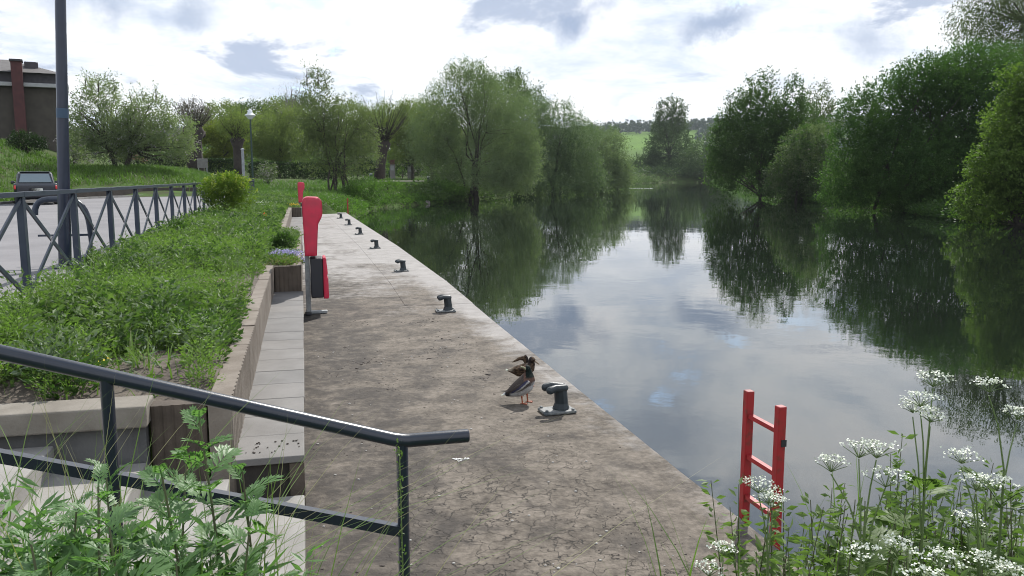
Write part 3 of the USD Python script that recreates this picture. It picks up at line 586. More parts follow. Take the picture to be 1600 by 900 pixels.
obj('lamp_arm', tube([(.38, 0, 7.55), (.2, .1, 8.0), (-1.0, .4, 8.15)], .04, 10), 'steel_navy', t, smooth=40)
obj('lamp_head', rbox(-1.65, -.95, .25, .62, 8.08, 8.24, .05, 8), 'lamp_white', t, smooth=40)
def park_lamp(label, x, y, z, h, s=1.0):
    t = thing('park_lamp', label, 'street lamp', (x, y, z))
    obj('post', tube([(0, 0, -.2), (0, 0, 1.0), (0, 0, 1.05), (0, 0, h-.75)], [.09*s, .08*s, .055*s, .045*s], 10), 'lamp_green', t)
    obj('lantern', lathe([(0, h-.78), (.10*s, h-.76), (.24*s, h-.55), (.30*s, h-.50), (.30*s, h-.46), (.16*s, h-.36), (.10*s, h-.12), (.03*s, h-.05), (0, h)], 14), 'lamp_white', t, smooth=40)
park_lamp('park lamp with a pale bell shade on a dark post behind the yellow-green shrub', -3.45, 63.1, float(land(-3.45, 63.1)), 6.0, 1.25)
park_lamp('smaller park lamp before the hedge, right of the bell-shaded lamp', -4.9, 115.8, float(land(-4.9, 115.8)), 3.9, 1.1)
park_lamp('distant lamp beside the leaning trunk of the dark pollard', 12.2, 121.9, float(land(12.2, 121.9)), 4.6, 1.1)
t = thing('grey_post', 'plain pale grey post behind the yellow-green shrub', 'post', (-3.75, 58.1, float(land(-3.75, 58.1))))
obj('shaft', tube([(0, 0, -.2), (0, 0, 2.95)], [.10, .09], 12), 'mast_grey', t, smooth=40); obj('cap', lathe([(0, 2.95), (.12, 2.95), (.10, 3.02), (0, 3.06)], 12), 'mast_grey', t)

# ------------------------------------------------------------------ info pillars, dark bollards, sign
def pillar(label, x, y, h, red):
    t = thing('info_pillar', label, 'pillar', (x, y, float(land(x, y))), -PSI)
    obj('shaft', rbox(-.33, .33, -.16, .16, -.2, h, .02, 6), 'pillar_grey', t)
    obj('head_panel', rbox(-.335, .335, -.168, .168, h*.76, h+.02, .01, 6), 'pillar_red' if red else 'dark_band', t)
    obj('notice', box(-.24, .24, -.169, -.161, h*.45, h*.70), 'white_paint', t)
pillar('grey information pillar with a red head, left of the pair on the lawn', 11.6, 111.4, 2.55, True)
pillar('grey information pillar with a dark head, right of the pair on the lawn', 14.1, 112.9, 2.5, False)
for lab, x, y in (('short dark bollard at the left end of the sandy path', 7.6, 96.7), ('short dark bollard in the grass left of the big willow', 14.4, 98.2)):
    t = thing('path_bollard', lab, 'bollard', (x, y, float(land(x, y))))
    obj('shaft', tube([(0, 0, -.2), (0, 0, .95)], .16, 12), 'lamp_green', t, smooth=40); obj('cap', lathe([(0, .95), (.18, .95), (.15, 1.03), (0, 1.08)], 12), 'mast_grey', t)
t = thing('notice_board', 'pale square notice board on two legs in front of the brown pollard trunk', 'sign', (-9.25, 85.6, float(land(-9.25, 85.6))), -PSI)
obj('board', rbox(-.5, .5, -.03, .03, .45, 1.35, .01, 6), 'pillar_grey', t)
for s in (-.4, .4): obj('leg', box(s-.04, s+.04, -.03, .03, -.2, .45), 'mast_grey', t)

# ------------------------------------------------------------------ house, shed
hx, hy = -19.4, 77.8; hg = float(land(hx, hy))-.6; ZT = 9.35
t = thing('house', 'two-storey brick house with a tall red chimney behind the lamp post', 'house', (hx, hy, hg), 14)
H_ = ZT-hg
obj('wall', box(-13, .3, 0, 9, 0, H_), 'brick_wall', t)
obj('cornice', rbox(-13.4, .75, -.45, 9.4, H_+.003, H_+.32, .03, 6), 'white_paint', t)
obj('attic_band', box(-12.8, .1, .15, 8.8, H_+.32, H_+1.15), 'dark_band', t)
rv = np.array([[-13.3, -.3, 0], [.6, -.3, 0], [.6, 9.3, 0], [-13.3, 9.3, 0], [-9.0, 4.4, 1.45], [-3.6, 4.4, 1.45]])+[0, 0, H_+1.153]
rf = obj('roof', trimesh.Trimesh(rv, [[0, 1, 5], [0, 5, 4], [1, 2, 5], [2, 3, 4], [2, 4, 5], [3, 0, 4], [0, 3, 2], [0, 2, 1]], process=False), 'roof_slate', t)
obj('chimney', rbox(-3.3, -2.5, -.75, .35, .1, H_+1.95, .02, 6), 'red_brick', t)
obj('chimney_cap', rbox(-3.37, -2.43, -.85, .45, H_+1.955, H_+2.12, .02, 6), 'dark_band', t)
obj('chimney', rbox(-2.4, -1.4, 1.4, 2.4, H_+1.2, H_+2.2, .02, 6), 'dark_band', t)
for x0, z0 in ((-7.9, .9), (-11, .9), (-7.9, 3.4), (-11, 3.4)):
    w = obj('window', box(x0, x0+1.5, -.04, .06, z0, z0+1.5), 'dark_band', t); obj('pane', box(x0+.1, x0+1.4, -.052, -.041, z0+.1, z0+1.4), 'window_dark', w)
t = thing('shed', 'long low pale building with a reddish roof seen under the blossoming trees', 'building', (-23, 110, 2.6), -PSI)
obj('wall', box(-3.3, 3.2, 0, 4, -.6, 1.15), 'pale_wall', t)
obj('roof', trimesh.Trimesh([[-3.6, -.4, 1.15], [3.5, -.4, 1.15], [3.5, 4.4, 1.15], [-3.6, 4.4, 1.15], [-3.6, 2, 2.4], [3.5, 2, 2.4]], [[0, 1, 5], [0, 5, 4], [1, 2, 5], [2, 3, 4], [2, 4, 5], [3, 0, 4], [0, 3, 2], [0, 2, 1]], process=False), 'tile_roof', t)
for x in (-2.1, -.3, 1.5): obj('pillar_strip', box(x, x+.25, -.06, -.002, -.5, 1.12), 'white_paint', t)

# ------------------------------------------------------------------ parked car (seen from behind)
t = thing('parked_car', 'black hatchback parked at the grass bank, seen from behind', 'car', (-10.95, 39.3, 1.0), 16)
def loft(sections):
    """hull of successive rounded rectangles (y, half width, z0, z1, r)"""
    ms = []
    def ring(s):
        y, w, z0, z1, r = s; return [Manifold.sphere(r, 10).translate([x, y, z]) for x in (-w+r, w-r) for z in (z0+r, z1-r)]
    for a, b in zip(sections, sections[1:]): ms.append(Manifold.batch_hull(ring(a)+ring(b)))
    return tm(Manifold.batch_boolean(ms, manifold3d.OpType.Add))
obj('body', loft([(.06, .74, .30, .84, .06), (.16, .81, .24, .92, .08), (.9, .84, .20, .93, .08), (2.6, .84, .20, .92, .08), (3.5, .80, .24, .80, .08), (3.85, .66, .32, .66, .08)]), 'car_paint', t, smooth=40)
cab = obj('cabin', loft([(.20, .70, .78, .95, .05), (.52, .66, .80, 1.34, .08), (.95, .66, .80, 1.40, .08), (1.7, .66, .80, 1.39, .08), (2.7, .70, .80, .93, .05)]), 'car_paint', t, smooth=40)
obj('roof_panel', rbox(-.56, .56, .56, 1.66, 1.375, 1.408, .015, 8), 'car_roof', t, smooth=40)
def quad(a, b, c, d, th=.012):
    p = np.array([a, b, c, d], float); n = np.cross(p[1]-p[0], p[2]-p[0]); n /= np.linalg.norm(n); v = np.vstack([p+n*th, p-n*th])
    return trimesh.Trimesh(v, [[0, 1, 2], [0, 2, 3], [4, 6, 5], [4, 7, 6]]+[x for i in range(4) for x in ([i, i+4, (i+1) % 4+4], [i, (i+1) % 4+4, (i+1) % 4])], process=False)
obj('rear_window', quad((-.60, .165, .955), (.60, .165, .955), (.52, .43, 1.30), (-.52, .43, 1.30)), 'car_glass', t)
for s in (-1, 1):
    obj('side_window', quad((s*.715, .75, .94), (s*.715, 2.3, .94), (s*.665, 1.75, 1.30), (s*.665, .8, 1.30)), 'car_glass', t)
    obj('tail_light', rbox(s*.69-.12, s*.69+.12, .03, .22, .66, .83, .03, 8), 'tail_red', t, smooth=40)
    obj('mirror', rbox(s*.86-.08, s*.86+.08, 2.15, 2.27, .88, 1.0, .03, 8), 'car_paint', t, smooth=40)
    for y in (.72, 3.05):
        wl = lathe([(.16, -.09), (.29, -.09), (.305, -.06), (.305, .06), (.29, .09), (.16, .09), (.16, -.09)], 24); wl.apply_transform(trimesh.transformations.rotation_matrix(math.pi/2, [0, 1, 0])); wl.apply_translation([s*.74, y, .303])
        w = obj('wheel', wl, 'tyre', t, smooth=40); rm = lathe([(0, -.05), (.17, -.07), (.17, .07), (0, .05)], 20); rm.apply_transform(trimesh.transformations.rotation_matrix(math.pi/2, [0, 1, 0])); rm.apply_translation([s*.75, y, .303]); obj('rim', rm, 'rim', w)
obj('number_plate', rbox(-.26, .26, .0, .03, .60, .71, .005, 4), 'plate', t)
obj('bumper', rbox(-.80, .80, -.02, .2, .30, .52, .05, 8), 'black_plastic', t, smooth=40)
obj('exhaust', tube([(-.45, -.03, .24), (-.45, .3, .24)], .03, 10), 'galvanised', t)

# ------------------------------------------------------------------ ducks
def tinted(mesh, fn):
    v = np.array(mesh.vertices); return fn(v, np.array(mesh.vertex_normals))
def lerp_(c, a, m): m = np.clip(m, 0, 1)[:, None]; return c*(1-m)+np.array(a)*m
g = 'the two ducks by the nearest bollard'
t = thing('duck', 'grey and brown mallard drake standing on the quay with its back turned', 'duck', (2.1, 7.92, 0), 0, None)
# local frame: X to the viewer's right, Y away; body rises from tail (left) to breast (right)
def D(x, y, z): return np.array([x*CR[0]+y*CF[0], x*CR[1]+y*CF[1], z])
body = hull_chain([[(D(-.165, -.02, .098), .022), (D(-.11, -.01, .125), .055), (D(-.045, .0, .155), .084), (D(.01, .01, .19), .094), (D(.04, .02, .235), .078), (D(.052, .03, .285), .047), (D(.048, .035, .325), .034), (D(.036, .03, .352), .037)],
                   [(D(-.20, -.02, .10), .010), (D(-.14, -.015, .118), .03)]], .012, 10)
c0 = D(0, 0, 0)
def drake(v, n):
    lx = v@CR; z = v[:, 2]; d = lx*.75+z*.66
    c = np.tile([.34, .33, .325], (len(v), 1))                                           # pale grey flank
    c = lerp_(c, (.05, .04, .035), ((n[:, 2]*.9+.22-np.abs(v@CF)*2)*4))                 # brown back
    c = lerp_(c, (.10, .055, .04), ((z-.215)*25)*(lx > .0))                              # breast
    c = lerp_(c, (.004, .009, .007), ((z-.262)*60)*(lx > .02))                           # dark green head
    c = lerp_(c, (.015, .015, .016), ((-lx-.12)*40)*(z < .12))                           # black stern
    c = lerp_(c, (.62, .61, .59), ((-lx-.182)*60))
    return c
p = obj('body', body, 'plumage', t, True, tint=tinted(body, drake))
def wing(side, chord):
    m = hull_chain([[(D(.04, side*.076, .225), .030), (D(-.03, side*.084, .185), .036), (D(-.11, side*.055, .14), .024), (D(-.185, side*.02, .112), .006)]], .012, 6)
    return m
def wingtint(v, n):
    lx = v@CR; z = v[:, 2]; c = np.tile([.12, .11, .105], (len(v), 1)); c = lerp_(c, (.035, .027, .024), ((z-.168-.5*lx)*30)); c = lerp_(c, (.30, .29, .28), (np.abs(lx+.075-(z-.14)*1.2) < .012)*.8); c = lerp_(c, (.03, .03, .06), (np.abs(lx+.10-(z-.14)*1.2) < .012)*1.0); return c
for s in (-1, 1): w = wing(s, 0); obj('wing', w, 'plumage', t, True, tint=tinted(w, wingtint))
for k in range(3): obj('tail_feather', tm(hull(sph(D(-.17, -.02, .102-k*.005), .006), sph(D(-.222, -.035+.03*k, .09-k*.004), .003))), 'white_petal', t)
obj('bill', tm(Manifold.batch_boolean([hull(sph(D(.023, .01, .352), .013), sph(D(-.004, -.012, .373), .009)), hull(sph(D(-.004, -.012, .373), .009), sph(D(-.024, -.03, .384), .008))], manifold3d.OpType.Add)), 'bill_olive', t, smooth=60)
for s in (-1, 1): obj('eye', trimesh.creation.icosphere(1, .005).apply_translation(D(.03-.02*s, .03+s*.028, .362)), 'black_plastic', t)
def duck_leg(parent, x, y, h):
    lg = obj('leg', tube([D(x-.006, y, h), D(x, y, .045), D(x+.004, y, .008)], [.012, .007, .008], 8), 'duck_foot', parent, smooth=40)
    toes = [hull(sph(D(x, y, .006), .006), sph(D(x+.055*math.cos(a), y+.055*math.sin(a), .004), .004)) for a in (-.55, 0, .55)]
    web = hull(sph(D(x, y, .004), .003), *[sph(D(x+.046*math.cos(a), y+.046*math.sin(a), .0035), .002) for a in (-.55, 0, .55)])
    back = hull(sph(D(x, y, .006), .005), sph(D(x-.02, y, .004), .003))
    obj('foot', tm(Manifold.batch_boolean(toes+[web, back], manifold3d.OpType.Add)), 'duck_foot', lg)
duck_leg(t, -.015, -.03, .10); duck_leg(t, .04, .045, .11)
t = thing('duck', 'mottled brown duck preening behind the drake, tail pointing left', 'duck', (2.285, 8.55, 0), 0, None)
body = hull_chain([[(D(-.185, -.02, .19), .012), (D(-.13, -.01, .185), .034), (D(-.06, .0, .18), .066), (D(.0, .01, .185), .076), (D(.045, .02, .205), .06), (D(.068, .02, .25), .040), (D(.066, .01, .285), .030), (D(.072, -.005, .305), .034), (D(.085, -.015, .300), .028)]], .012, 10)
def hen(v, n):
    q = meshkit.noise(v*np.array([55, 55, 75.]), 3); c = lerp_(np.tile([.085, .055, .034], (len(v), 1)), (.018, .012, .009), (q-.42)*5); lx = v@CR
    c = lerp_(c, (.26, .22, .17), (-lx-.12)*20*(n[:, 2] > -.2)); return lerp_(c, (.025, .02, .018), ((v[:, 2]-.225)*25)*(np.abs(lx-.04) < .03)*.8)
obj('body', body, 'plumage', t, True, tint=tinted(body, hen))
for s, lift in ((1, .075), (-1, 0.0)):
    w = hull_chain([[(D(.03, s*.06, .215+lift*.3), .026), (D(-.01, s*.08, .225+lift), .028), (D(-.06, s*.075, .215+lift*1.1), .02), (D(-.135, s*.05, .205+lift*.8), .006)]]+([[(D(.03, s*.06, .24), .02), (D(.012, s*.06, .305), .022), (D(.004, s*.055, .33), .014)]] if lift else []), .012, 6)
    obj('wing', w, 'plumage', t, True, tint=tinted(w, hen))
obj('bill', tm(hull(sph(D(.10, -.02, .296), .012), sph(D(.128, -.03, .276), .009), sph(D(.148, -.034, .262), .008))), 'bill_brown', t, smooth=60)
for s in (-1, 1): obj('eye', trimesh.creation.icosphere(1, .005).apply_translation(D(.09, -.012+s*.030, .313)), 'black_plastic', t)
for k in range(3): obj('tail_feather', tm(hull(sph(D(-.17, -.02+.01*k, .19), .005), sph(D(-.21, -.035+.025*k, .194), .003))), 'white_petal', t)
duck_leg(t, .005, -.035, .14); duck_leg(t, .045, .03, .14)

# ------------------------------------------------------------------ trees and shrubs
def sample_lobes(rng, lobes, n, shell, gap, freq, seed):
    """points in a union of ellipsoids (centre, radii), mostly near the surface, with noise-shaped gaps"""
    c = np.array([l[0] for l in lobes]); r = np.array([l[1] for l in lobes]); w = np.prod(r, axis=1)**(2/3); out = []; nrm = []; m = 0
    while m < n:
        k = rng.choice(len(lobes), size=2*n, p=w/w.sum()); d = unit(rng.normal(size=(2*n, 3))); u = rng.random(2*n)**(1/shell)
        p = c[k]+d*r[k]*u[:, None]*(1+.22*(meshkit.fbm(d*2.2+k[:, None]*3.1, 2, seed)-.5))[:, None]*1.0
        keep = meshkit.fbm(p*freq, 3, seed+5) > gap
        q = (p[:, None]-c[None])/r[None]; inside = ((q**2).sum(-1) < .45).sum(1) > 0
        keep &= ~inside | (rng.random(2*n) < .5)
        out.append(p[keep]); nrm.append(d[keep]); m += keep.sum()
    return np.vstack(out)[:n], np.vstack(nrm)[:n]
def foliage(rng, p, nrm, per, tl, ll, up, outw, spread=.5, lw=.5, droop=0.0):
    """leafy twigs: from each point a twig with `per` leaves"""
    n = len(p); d = unit(nrm*outw+np.array([0, 0, up])+rng.normal(size=(n, 3))*.45); t = rng.random((n, per, 1)); L_ = tl*rng.uniform(.6, 1.3, (n, 1, 1))
    q = p[:, None]+d[:, None]*L_*t+rng.normal(size=(n, per, 3))*tl*.13; q[..., 2] -= droop*(t[..., 0]**2)*tl
    a = unit(d[:, None]*.8+rng.normal(size=(n, per, 3))*spread+np.array([0, 0, -droop]))
    l = ll*rng.uniform(.6, 1.35, n*per)
    return leaf_cards(q.reshape(-1, 3), a.reshape(-1, 3), l, l*lw, rng, .12)
def limbs(rng, base, targets, r0, fork, n=6, bow=.25):
    """limbs from the trunk to the crown"""
    ms = []
    for tg in targets:
        s = base(rng) if callable(base) else base; s = np.array(s); mid = s+(tg-s)*np.array([.35, .35, .55+bow*.4]); t = np.linspace(0, 1, 7)[:, None]
        c = (1-t)**2*s+2*t*(1-t)*mid+t*t*tg; c[1:-1] += rng.normal(size=(5, 3))*np.linalg.norm(tg-s)*.018
        ms.append(tube(c, np.linspace(r0*fork, r0*.09, 7), 5, False))
    return ms
def tree(name, label, cat, at, s, lobes, leaf, n, per, tl, ll, up=.4, outw=.8, shell=3.0, gap=.36, freq=None, trunk=(0, .25), nl=14, bark='bark', group=None, seed=1, spread=.5, lw=.5, stems=None, sprigs=(), extra=None, droop=0., fork=.55):
    """at: where it stands; lobes: (sideways, up, half width, half height) in units of s metres; trunk: (height, radius) in metres"""
    rng = np.random.default_rng(seed*77+5); x, y, z = at; g0 = float(land(x, y))
    t = thing(name, label, cat, (x, y, g0), 0, group); dz = z-g0
    LB = []
    for l in lobes:
        dx, u, rx, rz = l[:4]; dy = l[4] if len(l) > 4 else rng.uniform(-.3, .3)*rx
        LB.append((np.array([dx*s*CR[0]+dy*s*CF[0], dx*s*CR[1]+dy*s*CF[1], u*s+dz]), np.array([rx*s, rx*s*.95, rz*s])))
    size = np.mean([l[1].mean() for l in LB]); fr = freq or 1.1/size
    p, nr = sample_lobes(rng, LB, n, shell, gap, fr, seed); ok = p[:, 2] > .15; p, nr = p[ok], nr[ok]
    th, tr = trunk; parts = []
    if stems:
        roots = [np.array([a*CR[0]+b*CF[0], a*CR[1]+b*CF[1], -.2]) for a, b in stems]
        tg = p[rng.choice(len(p), nl, replace=False)]
        hi = p[:, 2]-.5*np.hypot(p[:, 0], p[:, 1])*0; nm = max(len(roots), int(nl*.22)); cand = p[p[:, 2] > np.quantile(p[:, 2], .55)]; mains = []
        for k in range(nm):
            c = cand[rng.choice(len(cand), 40)]; r_ = roots[k % len(roots)]; ang = 2*math.pi*(k+.5*rng.random())/nm; want = np.array([math.cos(ang), math.sin(ang)])
            e = c[np.argmax((unit(c[:, :2])@want)+.15*rng.random(40))]; mid = r_+(e-r_)*np.array([.3, .3, .62]); tt = np.linspace(0, 1, 10)[:, None]; cv = (1-tt)**2*r_+2*tt*(1-tt)*mid+tt*tt*e; cv[1:-1] += rng.normal(size=(8, 3))*np.linalg.norm(e-r_)*.012
            mains.append(cv); parts.append(tube(cv, tr*rng.uniform(.7, 1.1)*np.linspace(1, .12, 10), 6, False))
        mp = np.vstack([m_[3:8] for m_ in mains])
        for e in tg:
            b_ = mp[np.argmin(np.linalg.norm(mp-(e-[0, 0, .25*abs(e[2])]), axis=1))]; parts += limbs(rng, b_, [e], tr*.32, 1.0, n=5)
    else:
        topz = max(th, .3); cx = LB[0][0]*np.array([1, 1, 0])*.25*(th > 0)
        tp = np.linspace(0, 1, 6)[:, None]*(cx+np.array([0, 0, topz+.2]))+np.array([0, 0, -.2]); tp[1:-1, :2] += rng.normal(size=(4, 2))*tr*.25
        parts.append(tube(tp, np.array([1.35, 1.05, .95, .88, .82, .75])*tr, 8)); tip = tp[-1]
        parts += limbs(rng, tip-np.array([0, 0, .1]), p[rng.choice(len(p), nl, replace=False)], tr, fork)
    for sx, su, sl in sprigs:
        b = np.array([sx*s*CR[0], sx*s*CR[1], su*s+dz-sl*s]); b[:2] += rng.normal(size=2)*1.0; k = max(3, int(sl*s/.35)); tt = np.linspace(0, 1, k)[:, None]
        q = b+np.array([rng.normal()*.12, rng.normal()*.12, 1])*sl*s*tt; p = np.vstack([p, np.repeat(q, 4, 0)]); nr = np.vstack([nr, unit(rng.normal(size=(4*k, 3)))])
        parts.append(tube(q, np.linspace(.05, .015, k), 4, False))
    obj('trunk', cat_(parts), bark, t, True)
    f = foliage(rng, p, nr, per, tl, ll, up, outw, spread, lw, droop)
    obj('crown', vf_cat([f]), leaf, t)
    if extra:
        for (en, em, en_n, eper, etl, ell, ztop) in extra:
            k = rng.choice(len(p), en_n, replace=False); pk, nk = p[k], nr[k]
            if ztop: o = nk[:, 2] > .1; pk, nk = pk[o], nk[o]
            obj(en, vf_cat([foliage(rng, pk+nk*etl*.3, nk, eper, etl, ell, up, outw, .7, .6)]), em, t)
    return t
T = tree
# the left bank, from the big willow into the distance
T('willow_tree', 'big broad pale willow fanning up from the water on the left bank', 'tree', (17.65, 86.8, -.25), .0677,
  [(-15, 150, 58, 48), (-62, 105, 40, 52), (45, 122, 52, 55), (62, 62, 40, 46), (-50, 58, 36, 40), (0, 90, 66, 60), (-8, 182, 32, 20), (-85, 80, 18, 34), (55, 22, 40, 22), (-40, 22, 30, 18), (85, 75, 18, 34), (28, 30, 40, 26, -40), (70, 40, 30, 34, -20)], 'leaf_willow', 8000, 12, 1.1, .18, .75, .55, 1.7, .30, trunk=(0, .16), nl=46, stems=[(-.4, 0), (0, .3), (.35, -.2), (.1, -.4)], seed=1, lw=.42, spread=.4)
T('tree', 'dark pointed tree rising behind the right shoulder of the big willow', 'tree', (28.4, 117.5, .65), .0923,
  [(-5, 130, 36, 36), (18, 142, 17, 26), (-28, 122, 26, 36), (36, 100, 32, 45), (5, 60, 45, 50)], 'leaf_dark', 2700, 11, 1.3, .25, .8, .6, 2.6, .34, trunk=(4, .3), seed=2, sprigs=[(-12, 172, 18), (5, 166, 16), (14, 172, 22), (26, 160, 18), (-28, 160, 14), (38, 150, 16), (48, 138, 14)])
T('willow_shrub', 'dense grey-green willow thicket overhanging the water right of the big willow', 'tree', (34.1, 110.8, -.15), .0885,
  [(-38, 95, 36, 52), (0, 92, 40, 46), (30, 72, 36, 42), (-22, 42, 48, 38), (36, 32, 36, 30), (-50, 30, 30, 28), (0, 12, 60, 16), (55, 14, 24, 18), (-60, 90, 24, 55)], 'leaf_willow2', 7000, 11, 1.1, .215, .35, .8, 1.8, .24, trunk=(0, .15), nl=20, stems=[(-1, 0), (1, 1), (0, -.5)], seed=3, lw=.42)
T('willow_shrub', 'paler rounded willow thicket where the left bank meets the far bend', 'tree', (54.0, 147.4, -.06), .119,
  [(-22, 62, 30, 34), (8, 54, 30, 34), (26, 28, 17, 24), (-5, 27, 38, 26), (-38, 40, 20, 34), (5, 9, 40, 12), (33, 14, 16, 16)], 'leaf_willow', 3600, 10, 1.3, .30, .35, .8, 2.0, .26, trunk=(0, .15), nl=14, stems=[(-1, 0), (1, 1)], seed=4, lw=.42)
T('tree', 'little dark round-headed tree peeping over the left bank at the bend', 'tree', (79.8, 209, 2.6), .169, [(0, 58, 9, 11), (-5, 40, 10, 14), (3, 25, 12, 18)], 'leaf_far', 260, 10, 1.4, .45, trunk=(6, .3), nl=6, seed=5)
T('poplar_tree', 'tall far tree with an open top standing alone at the river bend', 'tree', (128.2, 279.9, 1.0), .2308,
  [(0, 45, 34, 42), (-4, 76, 24, 26), (-13, 98, 10, 18), (12, 98, 12, 17), (1, 110, 9, 13), (18, 82, 10, 16), (-22, 35, 18, 32), (24, 32, 18, 30), (0, 14, 36, 18)], 'leaf_far', 2400, 11, 1.9, .52, .7, .5, 2.0, .30, trunk=(6, .5), nl=18, seed=6, lw=.55)
T('far_bush', 'rounded pale bushes at the water left of the tall far tree', 'bush', (118.2, 282.4, .6), .2308, [(2, 14, 18, 18), (-16, 12, 14, 16), (18, 18, 12, 20), (-24, 10, 12, 14)], 'leaf_far', 1100, 10, 2.0, .55, .4, .8, trunk=(2, .3), nl=8, seed=7)
T('far_bush', 'dark bushy trees at the water right of the tall far tree', 'bush', (130.5, 259, .6), .2154, [(0, 28, 26, 32), (22, 44, 18, 38), (-18, 20, 20, 24), (42, 50, 20, 38), (10, 12, 40, 18)], 'leaf_far', 2000, 10, 2.0, .55, .4, .8, trunk=(2, .3), nl=8, seed=8)
# the right bank
T('tree', 'dark tree with upright leafy tips at the left end of the right bank', 'tree', (50.8, 85.8, -.09), .0731,
  [(-8, 112, 48, 44), (-50, 72, 30, 55), (-62, 36, 24, 38), (48, 100, 40, 46), (10, 50, 52, 50), (42, 42, 40, 40)], 'leaf_right', 5000, 12, .95, .21, .6, .7, 1.9, .26, trunk=(2, .22), nl=24, seed=9, lw=.62,
  sprigs=[(-55, 150, 26), (-46, 166, 30), (-38, 158, 24), (-22, 178, 34), (-6, 176, 28), (4, 188, 36), (14, 182, 30), (26, 172, 26), (38, 180, 34), (48, 168, 26), (-68, 120, 22), (-74, 98, 18), (62, 152, 22)])
T('tree', 'greyish open-crowned tree peeping up behind the right bank', 'tree', (62.5, 93.3, .06), .0808, [(0, 132, 22, 30), (12, 104, 24, 40), (-14, 112, 16, 24)], 'leaf_birch', 520, 11, 1.1, .23, .5, .7, gap=.42, trunk=(6, .2), nl=14, seed=10)
T('bush', 'grey-pink leafy bush leaning over the water on the right bank', 'bush', (49.3, 75.7, -.29), .0654, [(0, 60, 36, 42), (-18, 30, 32, 28), (20, 88, 26, 28), (15, 25, 35, 25), (-30, 14, 22, 14)], 'leaf_pinkish', 1900, 10, .75, .20, .3, .8, trunk=(0, .1), nl=14, stems=[(-.6, 0), (.5, .4)], seed=11, extra=[('green_leaves', 'leaf_right', 700, 10, .8, .22, False)])
T('tree', 'huge dense dark green thicket filling the right bank', 'tree', (44.2, 53.1, -.44), .0477,
  [(-95, 112, 46, 70), (-60, 132, 52, 68), (0, 155, 66, 75), (62, 168, 72, 82), (125, 165, 70, 85), (-90, 48, 52, 48), (-20, 70, 80, 65), (62, 70, 80, 65), (130, 80, 70, 75), (-50, 22, 60, 24), (40, 22, 80, 24), (-105, 18, 40, 20), (20, 190, 60, 46), (90, 205, 60, 46)], 'leaf_big', 12500, 13, .75, .155, .45, .75, 1.6, .20, trunk=(0, .14), nl=40, stems=[(-3, 0), (-1, .6), (1.5, 0), (3.5, .5), (5, -.3)], seed=12, lw=.6)
T('maple_tree', 'lighter yellow-green tree with layered leaves at the right edge, nearest on that bank', 'tree', (38.1, 37.9, -.43), .0354,
  [(30, 190, 56, 48), (-8, 152, 44, 42), (60, 120, 70, 55), (-32, 92, 44, 34), (-46, 40, 42, 28), (40, 60, 80, 45), (100, 150, 60, 70), (-20, 215, 22, 20)], 'leaf_maple', 6000, 12, .55, .15, .1, .9, 2.3, .34, trunk=(1.0, .18), nl=30, seed=13, lw=.7, spread=.6, droop=.25)
T('birch_tree', 'tall airy birch leaning in at the top right above the thicket', 'tree', (62.2, 62.2, .7), .0577,
  [(-5, 262, 62, 50), (-62, 268, 40, 40), (-98, 262, 26, 30), (40, 310, 60, 55), (-40, 318, 55, 40), (10, 220, 60, 30)], 'leaf_birch', 3000, 12, 1.3, .16, -.5, .5, 2.0, .43, trunk=(14.5, .24), nl=44, seed=14, droop=.7, lw=.5, fork=.42)
# behind the car park and along the lawn
T('apple_tree', 'blossoming old apple tree, left of two, on the lawn behind the car park', 'tree', (-12.5, 63.4, 2.17), .0446, [(-30, 85, 36, 44), (-18, 118, 26, 30), (-50, 60, 22, 36), (10, 72, 32, 38), (-5, 40, 30, 20)], 'leaf_apple', 2000, 9, .55, .13, .35, .8, 2.0, .34, trunk=(1.3, .17), nl=34, seed=16, extra=[('blossoms', 'blossom', 200, 6, .45, .11, False)], sprigs=[(-58, 150, 25), (-28, 156, 24), (-20, 150, 20), (0, 140, 16)])
T('apple_tree', 'blossoming spreading apple tree, right of two, on the lawn behind the car park', 'tree', (-11.8, 63.3, 2.21), .0446, [(32, 70, 42, 34), (62, 55, 38, 32), (78, 45, 26, 28), (40, 96, 34, 24), (12, 60, 32, 34), (88, 70, 18, 18)], 'leaf_apple', 2200, 9, .55, .13, .35, .8, 2.0, .34, trunk=(1.3, .17), nl=34, seed=17, extra=[('blossoms', 'blossom', 230, 6, .45, .11, False)], sprigs=[(30, 134, 22), (50, 128, 20), (20, 136, 18)])
T('blossom_bush', 'white blossoming bush between the house and the apple trees', 'bush', (-16.4, 68.5, 2.4), .05, [(0, 38, 12, 26), (5, 15, 14, 16)], 'leaf_apple', 260, 9, .5, .13, trunk=(.8, .08), nl=10, seed=18, extra=[('blossoms', 'blossom', 110, 8, .45, .13, False)])
